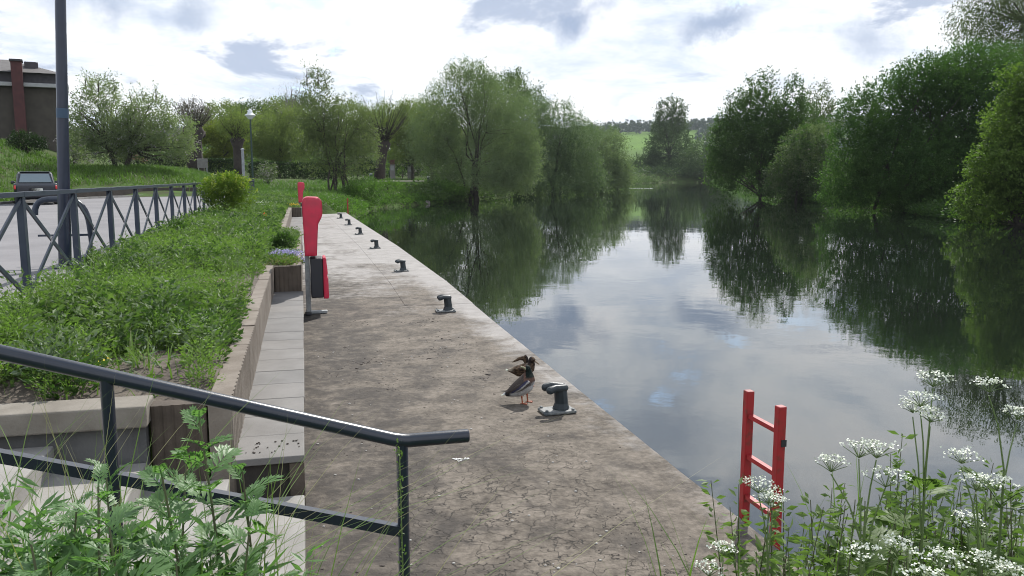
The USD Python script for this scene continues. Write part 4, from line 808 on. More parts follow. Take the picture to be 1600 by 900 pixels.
def pollard(label, at, s, trunk_h, tr, lob, leaf, n, seed, ntw, lean=0.):
    rng = np.random.default_rng(seed); x, y, z = at; g0 = float(land(x, y)); t = thing('pollard_tree', label, 'tree', (x, y, g0)); dz = z-g0; h = trunk_h*s+dz
    top_ = np.array([lean*CR[0], lean*CR[1], h]); tp = np.array([[0, 0, -.3], [top_[0]*.3, top_[1]*.3, h*.4], [top_[0]*.8, top_[1]*.8, h*.8], top_, top_+[0, 0, tr*1.2]])
    parts = [tube(tp, [tr*1.3, tr, tr*1.0, tr*1.55, tr*.7], 9)]
    for k in range(12): parts.append(tm(Manifold.sphere(1, 10).scale([tr*rng.uniform(.3, .6), tr*rng.uniform(.3, .6), tr*rng.uniform(.3, .55)]).translate(list(top_+rng.uniform(-1, 1, 3)*np.array([tr*1.1, tr*1.1, tr*.35])))))
    for k in range(ntw):
        d = unit(rng.normal(size=3)*np.array([1, 1, .2])+np.array([0, 0, 1.25])); l = lob[3]*s*rng.uniform(1.1, 2.2)*(.75+.25*d[2]); q = np.linspace(0, 1, 5)[:, None]; e = top_+d*l*q; e[:, 2] += .22*l*(q[:, 0]**2); e += rng.normal(size=(5, 3))*.04
        parts.append(tube(e, np.linspace(tr*.09, tr*.02, 5), 4, False))
    obj('trunk', cat_(parts), 'bark_pollard', t, True)
    p, nr = sample_lobes(rng, [(np.array([lob[0]*s*CR[0]+lean*.9, lob[0]*s*CR[1], lob[1]*s+dz]), np.array([lob[2]*s, lob[2]*s, lob[3]*s]))], n, 1.8, .36, .4, seed)
    obj('crown', vf_cat([foliage(rng, p, nr, 10, 1.0, .16, 1.3, .5, .4, .38)]), leaf, t); return t
pollard('thick dark pollard with pale bare shoots beside the notice board', (-10.56, 91.2, 3.1), .0654, 52, .75, (0, 74, 26, 20), 'twig_pale', 420, 21, 90)
pollard('pollard with a knuckled head and rounded olive crown left of the park lamp', (-5.78, 82.8, 3.4), .06, 34, .42, (0, 52, 28, 23), 'leaf_olive', 620, 22, 60)
pollard('dark leaning pollard with upright brownish shoots, nearest the information pillars', (9.0, 102, 3.3), .0769, 34, .6, (0, 62, 24, 34), 'leaf_olive', 560, 23, 110, .6)
for i, (x, y, lob, lf, sd, lab) in enumerate([(-13.6, 159.8, [(0, 55, 38, 30), (-22, 40, 25, 30)], 'leaf_dark', 31, 'dark wood-edge tree above the notice board, leftmost of the background row'), (-8, 158.4, [(0, 60, 38, 26), (10, 35, 35, 30)], 'leaf_dark', 32, 'dark round tree in the background row above the bell-shaded park lamp'),
        (-3.5, 157.3, [(0, 62, 36, 28), (0, 35, 35, 30)], 'leaf_right', 33, 'dark background tree between the park lamp and the thin multi-stemmed tree'), (.4, 156.3, [(0, 66, 33, 30), (5, 35, 35, 30)], 'leaf_dark', 34, 'dark background tree directly behind the thin multi-stemmed tree'),
        (8.5, 154.5, [(0, 58, 33, 28), (5, 35, 35, 30)], 'leaf_dark', 35, 'dark background tree between the thin tree and the leaning pollard'), (16, 152, [(0, 55, 36, 28), (5, 35, 38, 30)], 'leaf_right', 36, 'dark background tree behind the leaning pollard'), (23.5, 150, [(0, 55, 34, 28), (5, 35, 38, 30)], 'leaf_dark', 37, 'dark background tree hidden partly by the big willow')]):
    T('background_tree', lab, 'tree', (x, y, 4.5), .1154, lob, ['leaf_olive', lf][i % 2], 1900, 11, 1.4, .30, trunk=(3, .3), nl=8, seed=sd)
T('tree', 'bright yellow-green tree between the notice board and the olive pollard', 'tree', (-9, 101.3, 3.6), .0731, [(0, 30, 26, 26), (12, 22, 24, 20), (-14, 20, 16, 18)], 'leaf_yellow', 1500, 10, .9, .22, trunk=(1.5, .2), nl=10, seed=41)
T('willow_tree', 'soft olive-green willow in the middle distance right of the park lamp', 'tree', (-2.7, 104.9, 3.4), .0769, [(0, 45, 38, 34), (-28, 36, 22, 28), (24, 60, 22, 25), (10, 25, 40, 22)], 'leaf_olive', 3200, 10, 1.1, .22, .6, .6, trunk=(1.5, .22), nl=18, seed=42, lw=.36)
T('willow_tree', 'light green willow left of the big willow, behind the pillars', 'tree', (14.2, 111, 3.0), .0846, [(0, 70, 30, 32), (-20, 52, 24, 26), (16, 46, 30, 30), (-28, 30, 24, 22)], 'leaf_olive', 3200, 10, 1.1, .22, .7, .6, trunk=(2, .22), nl=18, seed=43, lw=.36)
T('bare_tree', 'tall nearly bare tree with fine twigs behind the thin multi-stemmed tree', 'tree', (-1.8, 130.8, 4.2), .0962, [(12, 100, 26, 20), (0, 80, 24, 24)], 'twig_pale', 260, 8, 1.4, .16, 1.0, .5, 2.0, .42, trunk=(6, .2), nl=60, seed=44, lw=.2, bark='bark_grey')
T('alder_tree', 'thin multi-stemmed tree with sparse leaves at the far end of the quay', 'tree', (2.4, 70.3, .41), .0531,
  [(-12, 122, 36, 40), (20, 112, 36, 46), (-22, 72, 36, 32), (30, 60, 42, 32), (-20, 168, 15, 22), (50, 98, 22, 36), (-40, 95, 20, 36)], 'leaf_alder', 2700, 10, .7, .145, .4, .7, 1.9, .42, trunk=(0, .10), nl=40, stems=[(-.3, 0), (.1, .2), (.9, 0), (1.3, .3), (.5, -.3)], seed=45, sprigs=[(-20, 196, 26), (-8, 190, 22), (-30, 182, 18)])
T('shrub', 'small dark shrub at the foot of the leaning pollard', 'bush', (6.3, 100.5, 2.6), .0769, [(0, 14, 14, 13), (14, 8, 10, 10)], 'leaf_hedge', 260, 9, .6, .2, trunk=(.3, .08), nl=4, seed=46)
T('shrub', 'dark shrub with pale blossom behind the two information pillars', 'bush', (13.6, 117.5, 2.4), .0846, [(0, 16, 14, 16), (18, 12, 14, 14)], 'leaf_hedge', 320, 9, .6, .2, trunk=(.3, .08), nl=4, seed=47, extra=[('blossoms', 'blossom', 60, 6, .5, .14, False)])
T('shrub', 'tree with a dark thin trunk on the lawn right of the information pillars', 'tree', (16.4, 109, 1.9), .0846, [(0, 36, 22, 14), (-16, 30, 16, 12)], 'leaf_alder', 420, 9, .8, .2, trunk=(2, .2), nl=10, seed=48)
T('bank_shrub', 'bright green rounded shrub at the water left of the bank stones', 'bush', (7.4, 76.0, -.1), .06, [(0, 12, 26, 13), (-22, 8, 16, 12), (20, 6, 12, 9)], 'leaf_bank', 700, 9, .5, .15, trunk=(.1, .05), nl=5, seed=49)
T('bank_shrub', 'overhanging green shrub at the water beside the far end of the quay', 'bush', (4.6, 66.5, -.1), .052, [(0, 18, 24, 20), (-18, 12, 18, 16), (16, 8, 12, 12)], 'leaf_bank', 800, 9, .5, .13, trunk=(.1, .05), nl=5, seed=50)
T('bank_shrub', 'darker low shrubs at the water under the left side of the big willow', 'bush', (13.5, 83.5, -.2), .064, [(0, 12, 26, 14), (-24, 9, 20, 12), (22, 8, 18, 11)], 'leaf_bank', 700, 9, .5, .15, trunk=(.1, .05), nl=5, seed=51)
T('house_bush', 'dense rounded bush on the grass bank in front of the house', 'bush', (-19.1, 67.3, 3.4), .0462, [(-4, 22, 20, 18), (10, 16, 18, 16)], 'leaf_hedge', 800, 9, .35, .11, trunk=(.3, .08), nl=5, seed=52)
T('tree', 'yellow-green tree reaching in at the left edge beside the house', 'tree', (-17.6, 50.3, 3.4), .0346, [(-8, 115, 24, 32), (-25, 90, 25, 35)], 'leaf_yellow', 420, 10, .6, .14, trunk=(2, .12), nl=10, seed=53)
sh = T('yellow_shrub', 'rounded shrub with bright yellow-green tips growing beside the metal fence', 'bush', (-2.15, 25.4, .92), .0192, [(0, 48, 34, 20), (-22, 46, 16, 13), (22, 40, 20, 20), (10, 58, 18, 12), (-5, 35, 24, 16)], 'leaf_shrub', 900, 10, .16, .055, .5, .8, 2.2, .34, trunk=(.0, .018), nl=16, stems=[(-.15, 0), (0, .05), (.12, -.05), (.25, .05)], seed=54, lw=.6, extra=[('yellow_tips', 'leaf_shrub_tip', 220, 9, .15, .06, True)])
T('bush', 'small dark green bush on the edge of the planter above the purple flowers', 'bush', (-.42, 17.1, .80), .0105, [(0, 14, 19, 13), (-10, 9, 12, 9)], 'leaf_weed_dark', 420, 9, .09, .035, trunk=(.02, .01), nl=4, seed=55, lw=.7)

# hedges on the lawn: clipped volumes of small leaves
def hedge(label, x, y, w, d, h, z, leaf='leaf_hedge', seed=1):
    rng = np.random.default_rng(seed+900); t = thing('hedge', label, 'hedge', (x, y, z), -PSI); h *= 1.3; n = int(420*(w*h+w*d*.6))
    p = rng.uniform([-w/2, -d/2, -.2], [w/2, d/2, h], (n, 3)); f = rng.random(n); p[f < .55, 1] = -d/2+.12*rng.normal(size=(f < .55).sum()); k = (f > .55) & (f < .85); p[k, 2] = h+.08*rng.normal(size=k.sum())
    obj('leaves', vf_cat([leaf_cards(p, unit(rng.normal(size=(n, 3))+[0, -.4, .4]), rng.uniform(.12, .22, n), .1, rng)]), leaf, t)
    obj('stems', cat_([tube([(a, 0, -.3), (a+rng.normal()*.1, 0, h*.7)], [.04, .02], 5) for a in np.linspace(-w*.4, w*.4, max(2, int(w*1.5)))]), 'bark', t); return t
for i, (lab, px, D_, w, h, dz) in enumerate([('dark hedge piece under the blossoming apple trees', 207, 90, 2.4, 1.0, 0), ('small clipped hedge block right of the apple trunks', 236, 86, 1.6, 1.05, 0), ('hedge block between the clipped block and the notice board', 263, 88, 1.9, .95, 0), ('dark hedge behind the notice board', 297, 90, 2.8, 1.3, 0),
        ('long dark hedge between the notice board and the grey post', 350, 90, 4.4, 1.25, 0), ('dark hedge right of the bell-shaded park lamp', 425, 92, 4.2, 1.2, .1), ('low clipped hedge in front of the long dark hedge', 361, 78, 1.6, .8, -.2), ('dark hedge behind the stems of the thin multi-stemmed tree', 500, 94, 6.5, 1.3, 0)]):
    c = CF*D_+CR*(px-800)/1300*D_; hedge(lab, c[0], c[1], w, 1.2, h, float(land(c[0], c[1]))+dz, seed=i)
T('shrub', 'pale pinkish flowering shrub in front of the hedge right of the park lamp', 'bush', (-3.0, 78, 1.6), .055, [(0, 14, 13, 12)], 'leaf_pinkish', 160, 8, .5, .14, trunk=(.3, .05), nl=4, seed=56, extra=[('blossoms', 'blossom', 50, 5, .4, .12, False)])
# far wood on the hills beyond the meadow
rng = np.random.default_rng(5); ad = rng.uniform(-40, 75, 9000); a = np.radians(ad); d = np.sqrt(rng.uniform(600**2, 1500**2, 9000)); keep = ~((ad > 19.5) & (ad < 26.5) & (d < 1015+12*np.sin(ad*3))); a, d = a[keep], d[keep]
hx_, hy_ = np.sin(a)*d, np.cos(a)*d
from scipy.interpolate import RegularGridInterpolator
hillz = RegularGridInterpolator((gy, gx), Z); hzv = hillz(np.stack([hy_, hx_], -1)); nt = len(a); H = rng.uniform(8, 15, nt); per = 24
u = unit(rng.normal(size=(nt, per, 3))); p = np.stack([hx_, hy_, hzv+H*.55], -1)[:, None]+u*np.stack([H*.5, H*.5, H*.5], -1)[:, None]*rng.uniform(.6, 1, (nt, per, 1))
struct('far_wood', vf_cat([leaf_cards(p.reshape(-1, 3), unit(rng.normal(size=(nt*per, 3))+[0, 0, .3]), rng.uniform(2.6, 4.6, nt*per), 2.9, rng)]), 'wood_far', kind='stuff', label='hazy dark wood covering the distant hill beyond the green meadow', cat='wood')
hedge_a = np.radians(rng.uniform(10, 40, 500)); hd_ = 400+rng.uniform(0, 60, 500)
zz = hillz(np.stack([np.cos(hedge_a)*hd_, np.sin(hedge_a)*hd_], -1)); p = np.stack([np.sin(hedge_a)*hd_, np.cos(hedge_a)*hd_, zz+2.5], -1)[:, None]+unit(rng.normal(size=(500, 40, 3)))*np.array([3, 3, 3.2])*rng.uniform(.5, 1, (500, 40, 1))
struct('far_thicket', vf_cat([leaf_cards(p.reshape(-1, 3), unit(rng.normal(size=(20000, 3))), rng.uniform(.9, 1.6, 20000), .9, rng)]), 'leaf_pinkish', kind='stuff', label='brownish thicket below the meadow at the far river bend', cat='thicket')

# ------------------------------------------------------------------ ground plants
rng = np.random.default_rng(21)
def clumps(p, n, h, r, ll, rng, flat=.5, lw=.5):
    k = len(p); hh = np.broadcast_to(h, k)[:, None]*rng.uniform(.6, 1.3, (k, 1)); u = rng.random((k, n)); az = rng.uniform(0, 2*math.pi, (k, n)); rr = np.broadcast_to(r, k)[:, None]*np.sqrt(rng.random((k, n)))*(.5+.6*u)
    q = p[:, None]+np.stack([rr*np.cos(az), rr*np.sin(az), hh*u*(1-.45*(rr/np.maximum(np.broadcast_to(r, k)[:, None], 1e-6))**2)], -1)
    d = unit(np.stack([np.cos(az), np.sin(az), rng.uniform(-.3, 1.3, (k, n))*(1-flat)+.15], -1)+rng.normal(size=(k, n, 3))*.25); l = np.broadcast_to(ll, k)[:, None]*rng.uniform(.6, 1.4, (k, n))
    return leaf_cards(q.reshape(-1, 3), d.reshape(-1, 3), l.ravel(), l.ravel()*lw, rng, .15)
def scatter(n, x0, x1, y0, y1, rng): x = rng.uniform(x0, x1, n); y = rng.uniform(y0, y1, n); return np.stack([x, y, land(x, y)], -1)
near = scatter(1050, -2.85, -.72, 6.0, 14.2, rng); thin = meshkit.fbm(near*np.array([.9, .9, 0]), 3, 12); near = near[(thin > .46) | (rng.random(len(near)) < .10)]
mid = np.vstack([scatter(1500, -2.85, -.78, 14.2, 30, rng), scatter(900, -2.85, -.78, 30, 51, rng)]); pl = np.vstack([scatter(200, -.6, -.22, 14.2, 22.7, rng), scatter(200, -.6, -.22, 38.8, 51, rng)]); pl[:, 2] = .775
vh = lambda p: np.clip(.03+1.0*(meshkit.fbm(p*np.array([1.7, 1.7, 0]), 3, 77)-.32),   .05, .36)*(.35+.65*sm((p[:, 0]+2.85)/.7))
pn = lambda p, sc: meshkit.fbm(p*np.array([sc, sc, 0])+7.7, 2, 31)+rng.normal(size=len(p))*.025
an, am = pn(near, 1.15), pn(mid, .8)
q1, q2, q3 = np.quantile(an, [.30, .42, .72])
bandn = lambda lo, hi: near[(an > lo) & (an <= hi)]
bandm = lambda lo, hi: mid[(am > lo) & (am <= hi)]
def cover(label, leaf, parts): struct('ground_cover', vf_cat(parts), leaf, kind='stuff', label=label, cat='ground cover')
A, B = bandn(q2, q3), bandm(q2, q3); cover('mid green leafy weeds carpeting the planted bed beside the quay', 'leaf_weed', [clumps(A, 46, vh(A)*.8, .15, .05, rng), clumps(B, 40, .22, .2, .075, rng), clumps(pl, 40, .14, .16, .055, rng)])
A, B = bandn(-1, q1), bandm(-1, q1); cover('dark green taller weeds in patches over the planted bed', 'leaf_weed_dark', [clumps(A, 70, vh(A)*1.2+.12, .17, .055, rng, .3), clumps(B, 46, .36, .22, .08, rng, .3)])
A, B = bandn(q1, q2), bandm(q1, q2); cover('pale grey-green narrow-leaved weeds in patches over the planted bed', 'leaf_weed_grey', [clumps(A, 50, vh(A)+.1, .16, .075, rng, .2, .3), clumps(B, 40, .28, .2, .09, rng, .2, .3)])
A, B = bandn(q3, 9), bandm(q3, 9); cover('bright green feathery weeds in tufts over the planted bed', 'leaf_feather', [clumps(A, 150, vh(A)*1.1+.08, .16, .032, rng, .15, .35), clumps(B, 80, .30, .2, .05, rng, .15, .35)])
tallp = near[rng.choice(len(near), 36, replace=False)]; tallm = mid[rng.choice(len(mid), 140, replace=False)]; tallp = tallp[tallp[:, 0] > -2.3]; tallm = tallm[tallm[:, 0] > -2.4]
cover('taller leafy weeds standing out of the planted bed', 'leaf_weed', [clumps(tallp, 70, .5, .16, .06, rng, .25, .4), clumps(tallm, 50, .5, .2, .085, rng, .25, .4)])
dead = near[rng.choice(len(near), 60, replace=False)]
struct('dead_stems', vf_cat([blades(np.repeat(dead, 5, 0)+rng.normal(size=(len(dead)*5, 3))*[.06, .06, 0], .32, .005, rng, .6, 4)]), 'leaf_straw', kind='stuff', label='dry straw-coloured stems among the weeds of the planted bed', cat='dead stems')
gr = np.vstack([scatter(1000, -2.88, -.68, 5.9, 15, rng), scatter(5200, -2.88, -.68, 15, 51, rng), scatter(900, -3.0, -2.75, 7, 45, rng)])
fe = near[rng.choice(len(near), 420, replace=False)]; fem = mid[rng.choice(len(mid), 500, replace=False)]
struct('ground_cover', vf_cat([clumps(fe, 130, vh(fe)*1.3+.06, .15, .03, rng, .15, .35), clumps(fem, 80, .32, .2, .05, rng, .15, .35)]), 'leaf_feather', kind='stuff', label='bright green feathery weeds in tufts over the planted bed', cat='ground cover')
tallp = near[rng.choice(len(near), 70, replace=False)]; tallm = mid[rng.choice(len(mid), 140, replace=False)]
struct('ground_cover', vf_cat([clumps(tallp, 60, .46, .15, .065, rng, .25, .4), clumps(tallm, 50, .5, .2, .085, rng, .25, .4)]), 'leaf_weed', kind='stuff', label='taller leafy weeds standing out of the planted bed', cat='ground cover')
struct('bed_grass', vf_cat([blades(gr, .27, .012+.0006*gr[:, 1], rng, .5, 3)]), 'leaf_grass', kind='stuff', label='grass blades growing among the weeds of the planted bed', cat='grass')
sx_, sy_ = np.meshgrid(np.r_[np.arange(-2.9, -.62, .15), -.66], np.r_[np.arange(5.84, 14, .2), np.arange(14, 51, .8)]); sv = np.stack([sx_, sy_, land(sx_, sy_)+.018], -1); si = np.arange(sx_.size).reshape(sx_.shape); sq = np.stack([si[:-1, :-1], si[:-1, 1:], si[1:, 1:], si[1:, :-1]], -1).reshape(-1, 4)
struct('bed_soil', trimesh.Trimesh(sv.reshape(-1, 3), tri(sq), process=False), 'soil', True)
tuft = thing('grass_tuft', 'arching tuft of long green grass leaves in the bed near the fence', 'grass tuft', (-2.35, 10.9, float(land(-2.35, 10.9))))
obj('leaf_blades', vf_cat([blades(np.array([[0, 0, 0.]])+rng.normal(size=(90, 3))*[.09, .09, 0], .5, .016, rng, .6, 4)]), 'leaf_grass', tuft)
def stuffpart(p): tag(prim(p), kind='stuff')
def flower_patch(name, label, x, y, z, r, n, m, pr, h=.05, cat='flowers', base='leaf_weed_dark'):
    t = thing(name, label, cat, (x, y, z)); rg = np.random.default_rng(int(abs(x*y)*100)+3)
    p = rg.normal(size=(n, 3))*[r*.5, r*.5, h*.3]+[0, 0, h]; stuffpart(obj('flowers', vf_cat([leaf_cards(p, unit(rg.normal(size=(n, 3))+[0, 0, .4]), pr, pr*.9, rg)]), m, t))
    obj('leaves', vf_cat([clumps(rg.normal(size=(14, 3))*[r*.45, r*.45, 0], 24, h, r*.4, .035, rg)]), base, t)
flower_patch('purple_flowers', 'cushion of pale purple flowers spilling over the planter wall below the dark bush', -.36, 15.5, .80, .34, 700, 'aubrieta', .026, .09)
flower_patch('purple_flowers', 'small trail of pale purple flowers hanging by the nearer red stand', -.12, 15.3, .72, .16, 220, 'aubrieta', .024, .06)
flower_patch('cream_flowers', 'patch of faded cream and brown flowers right behind the short ribbed end wall', -.35, 14.5, .79, .34, 300, 'leaf_straw', .024, .07, base='leaf_straw')
flower_patch('pink_flowers', 'small bunch of pink flowers in the middle of the planted bed', -1.08, 10.3, float(land(-1.08, 10.3))+.16, .14, 60, 'pink_petal', .022, .07)
flower_patch('orange_poppy', 'single orange poppy in the bed right of the yellow-green shrub', -1.1, 25.2, float(land(-1.1, 25.2))+.18, .07, 22, 'orange_petal', .06, .12)
flower_patch('yellow_flowers', 'tiny yellow flowers near the corner of the bed by the stairs', -1.5, 6.4, float(land(-1.5, 6.4))+.05, .14, 16, 'yellow_petal', .018, .06)
flower_patch('white_flowers', 'pale flowering weeds in the bed between the shrub and the white-tipped bank', -1.6, 33, float(land(-1.6, 33))+.2, .4, 160, 'white_petal', .03, .16)
flower_patch('orange_flowers', 'yellow-orange flower clump on the planter beside the farther red stand', -.45, 39.6, .8, .28, 120, 'yellow_petal', .05, .1)
flower_patch('white_flowers', 'small white flowers under the dark bush on the planter', -1.2, 18.3, float(land(-1.2, 18.3))+.12, .3, 60, 'white_petal', .022, .1)
# grass of the banks
sl = np.vstack([scatter(15000, -24, -13.1, 22, 72, rng), scatter(12000, -16, -2.9, 55, 84, rng)]); 
def noroad(p): return p[~((p[:, 0] > -13.1) & (p[:, 0] < -2.95) & (p[:, 1] < 55.5) & (p[:, 1] > 6))]
sl = noroad(sl)
struct('bank_grass', vf_cat([blades(sl, .34, .06, rng, .5, 2)]), 'leaf_slope', kind='stuff', label='long grass on the bank and lawn behind the car park', cat='grass')
yy = rng.uniform(51.6, 118, 22000); xx = left_x(yy)-.15-rng.random(22000)**1.5*np.where(yy < 60, 6.5, 17); p = np.stack([xx, yy, land(xx, yy)], -1)
struct('bank_grass', vf_cat([blades(p, .36+.12*(rng.random(len(p)) < .2), .055, rng, .55, 2)]), 'leaf_bank', kind='stuff', label='long grass on the left river bank beyond the quay', cat='grass')
yy = rng.uniform(24, 240, 2600); xx = right_x(yy)+rng.uniform(-.5, 2.5, 2600); p = np.stack([xx, yy, np.maximum(land(xx, yy), WATER)], -1)
struct('bank_undergrowth', vf_cat([clumps(p, 34, 1.0, .9, .24, rng, .3)]), 'leaf_right', kind='stuff', label='dark undergrowth along the foot of the right bank', cat='undergrowth')
yy = np.concatenate([rng.uniform(78, 230, 1500), rng.uniform(230, 384, 800)]); xx = left_x(yy)-rng.uniform(-.4, 2.5, 2300); p = np.stack([xx, yy, np.maximum(land(xx, yy), WATER)], -1)
struct('bank_undergrowth', vf_cat([clumps(p, 30, 1.0, .9, .26, rng, .3)]), 'leaf_dark', kind='stuff', label='dark undergrowth along the foot of the left bank', cat='undergrowth')
n = 1500; xx = rng.uniform(-75, 40, n); yy = rng.uniform(118, 190, n); ok = (left_x(yy)-xx > 12); xx, yy = xx[ok], yy[ok]; p = np.stack([xx, yy, land(xx, yy)], -1)
struct('background_thicket', vf_cat([clumps(p, 40, 4.2, 2.2, .5, rng, .3)]), 'leaf_dark', kind='stuff', label='dark undergrowth between the trees far behind the car park', cat='thicket')
n = 1500; yy = rng.uniform(20, 250, n); xx = right_x(yy)+5+rng.random(n)*24; p = np.stack([xx, yy, land(xx, yy)], -1)
struct('background_thicket', vf_cat([clumps(p, 40, 3.6, 1.8, .42, rng, .3)]), 'leaf_right', kind='stuff', label='dark undergrowth filling the right bank behind its trees', cat='thicket')
yy = rng.uniform(51.6, 90, 420); xx = left_x(yy)+rng.uniform(-1.3, .15, 420); p = np.stack([xx, yy, np.maximum(land(xx, yy), WATER)], -1)
struct('bank_undergrowth', vf_cat([clumps(p, 44, .55, .5, .13, rng, .35)]), 'leaf_bank', kind='stuff', label='green plants hanging over the water along the near part of the left bank', cat='undergrowth')
n = 700; xx = rng.uniform(96, 200, n); yy = rng.uniform(250, 300, n); ok = np.maximum(left_x(yy)-xx, xx-right_x(yy)) > -1; xx, yy = xx[ok], yy[ok]; p = np.stack([xx, yy, np.maximum(land(xx, yy), WATER)], -1)
struct('far_undergrowth', vf_cat([clumps(p, 40, 2.6, 2.2, .6, rng, .3)]), 'leaf_far', kind='stuff', label='low undergrowth along the far bank under the tall tree', cat='undergrowth')
# stones at the water
for i, (x, y, r) in enumerate([(9.3, 76.9, .42), (9.9, 77.4, .5), (10.5, 77.9, .38), (8.7, 76.1, .3), (11.2, 78.6, .45), (10.1, 76.9, .28)]):
    m = trimesh.creation.icosphere(2, r); v = np.array(m.vertices); v *= (1+.5*(meshkit.fbm(v*2.2+i*7, 3, i)-.5))[:, None]; m.vertices = v*[1, 1, .65]; m.apply_translation([x, y, WATER+.12])
    single('bank_stone', m, 'stone', 'grey stone among the pile at the water left of the big willow', 'stone', True, 'stones at the foot of the left bank')
v = []; rg = np.random.default_rng(8)
for k in range(26):
    u = k/25; c = np.array([61.2+4.2*u, 150.8-1.0*u, WATER]); v.append(tm(Manifold.sphere(.055, 8).scale([1.6+2*rg.random(), .9, .4+.3*rg.random()]).translate(list(c+rg.normal(size=3)*[.1, .2, 0]))))
single('wake_streak', cat_(v), 'foam', 'thin white streak of broken water on the far reach', 'wake', True); tag(prim('/World/wake_streak'), kind='stuff')

# ------------------------------------------------------------------ debris on the quay
rg = np.random.default_rng(41); ms = []
n = 560; cx_, cy_ = rg.uniform(.05, 2.2, 60), 4.3+9*rg.random(60)**1.5; k_ = rg.integers(0, 60, n); x = np.clip(cx_[k_]+rg.normal(size=n)*.14, .02, 2.7); y = cy_[k_]+rg.normal(size=n)*.16
for k in range(n):
    s = rg.uniform(.0025, .007)*(1+.5*(y[k] > 9))*(1+1.2*(rg.random() < .05)); m = trimesh.creation.icosahedron(); m.apply_scale([s*rg.uniform(.8, 2.2), s, s*.45]); m.apply_transform(trimesh.transformations.rotation_matrix(rg.uniform(0, 6), [0, 0, 1])); m.apply_translation([x[k], y[k], s*.3]); ms.append(m)
struct('litter', cat_(ms), 'debris', kind='stuff', label='dark crumbs of mud and leaf litter scattered over the quay', cat='litter')
ms = []
for k in range(90):
    s = rg.uniform(.004, .010); m = trimesh.creation.icosahedron(); m.apply_scale([s*1.4, s, s*.7]); m.apply_translation([rg.uniform(.02, 2.2), 4.3+7*rg.random()**1.5, s*.4]); ms.append(m)
struct('gravel', cat_(ms), 'pebble', kind='stuff', label='pale grit scattered over the muddy quay', cat='gravel')
ms = []
for k in range(26):
    c = rg.normal(size=2)*[.045, .025]; ms.append(trimesh.creation.cylinder(rg.uniform(.004, .013), .003, sections=8).apply_translation([1.16+c[0], 6.42+c[1], .003]))
single('bird_dropping', cat_(ms), 'splash_white', 'white splash of bird dropping on the mud beyond the handrail end', 'dropping'); tag(prim('/World/bird_dropping'), kind='stuff')
ms = [trimesh.creation.icosahedron().apply_scale([s*1.3, s, s*.7]).apply_translation([rg.uniform(-.45, -.08), rg.uniform(5.75, 6.0), .405]) for s in rg.uniform(.003, .008, 26)]
struct('ledge_litter', cat_(ms), 'debris', kind='stuff', label='dark crumbs on the nearest slab of the ledge', cat='litter')

# ------------------------------------------------------------------ foreground: leafy weeds at the left
def lobed_leaf(L_, rng, pairs=4, wid=.5):
    """a deeply cut leaf lying along +x, bent down at the tip"""
    V, F = [], []
    def lobe(o, d, l, w):
        d = d/np.linalg.norm(d); b = np.array([-d[1], d[0], 0]); k = len(V)
        for t, ww in ((0, .12), (.35, .5), (.7, .36), (1, 0)): 
            c = o+d*l*t
            V.append(c+b*w*ww+np.array([0, 0, .05*w])); V.append(c); V.append(c-b*w*ww+np.array([0, 0, .05*w]))
        for i in range(3):
            a = k+3*i; F.extend([[a, a+1, a+4], [a, a+4, a+3], [a+1, a+2, a+5], [a+1, a+5, a+4]])
    for i in range(pairs):
        t = .22+.6*i/pairs; l = L_*(.5-.25*abs(t-.5))*rng.uniform(.85, 1.1)
        for s in (-1, 1):
            ang = s*math.radians(48-8*i); d = np.array([math.cos(ang), math.sin(ang), .1]); o = np.array([L_*t, 0, 0]); lobe(o, d, l, L_*.11)
            a2 = ang+s*.5; lobe(o+d*l*.45, np.array([math.cos(a2), math.sin(a2), .1]), l*.45, L_*.08)
            a3 = ang-s*.45; lobe(o+d*l*.5, np.array([math.cos(a3), math.sin(a3), .1]), l*.42, L_*.075)
    lobe(np.array([L_*.72, 0, 0]), np.array([1, 0, 0.]), L_*.36, L_*.17)
    V_ = np.array(V); st = tube([(0, 0, 0), (L_*.4, 0, 0), (L_*.85, 0, 0)], [.0016, .0012, .0006], 4); m = cat_([trimesh.Trimesh(V_, F, process=False), st]); v = np.array(m.vertices); u = v[:, 0]/L_
    v[:, 2] += L_*(.28*u-.42*u*u)+np.abs(v[:, 1])*.12; m.vertices = v; return m
def mugwort(label, loc, h, seed, n=16):
    rg = np.random.default_rng(seed); t = thing('leafy_weed', label, 'weed', loc, 0, 'leafy weeds in front of the handrail')
    lean = rg.normal(size=2)*.05; st = lambda u: np.array([lean[0]*u*u, lean[1]*u*u, h*u]); obj('stem', tube([st(u) for u in np.linspace(0, 1, 8)], np.linspace(.006, .0022, 8), 6), 'stem_purple', t, True)
    for i in range(n):
        u = .42+.58*(i/(n-1))**.8; L_ = (.118-.06*max(0, (u-.8)/.2))*rg.uniform(.8, 1.15); az = i*2.4+rg.normal()*.25; el = math.radians(rg.uniform(15, 40)+14*max(0, (u-.75)/.25))
        m = lobed_leaf(L_, rg, 4); m.apply_transform(trimesh.transformations.rotation_matrix(rg.normal()*.35, [1, 0, 0])); m.apply_transform(trimesh.transformations.rotation_matrix(-el, [0, 1, 0])); m.apply_transform(trimesh.transformations.rotation_matrix(az, [0, 0, 1])); m.apply_translation(st(u))
        obj('leaf', m, 'leaf_mug', t)
    for i in range(9):
        u = rg.uniform(.55, .95); az = rg.uniform(0, 6.3); m = lobed_leaf(.055*rg.uniform(.8, 1.3), rg, 3); m.apply_transform(trimesh.transformations.rotation_matrix(-.7, [0, 1, 0])); m.apply_transform(trimesh.transformations.rotation_matrix(az, [0, 0, 1])); m.apply_translation(st(u)); obj('small_leaf', m, 'leaf_mug', t)
    return t
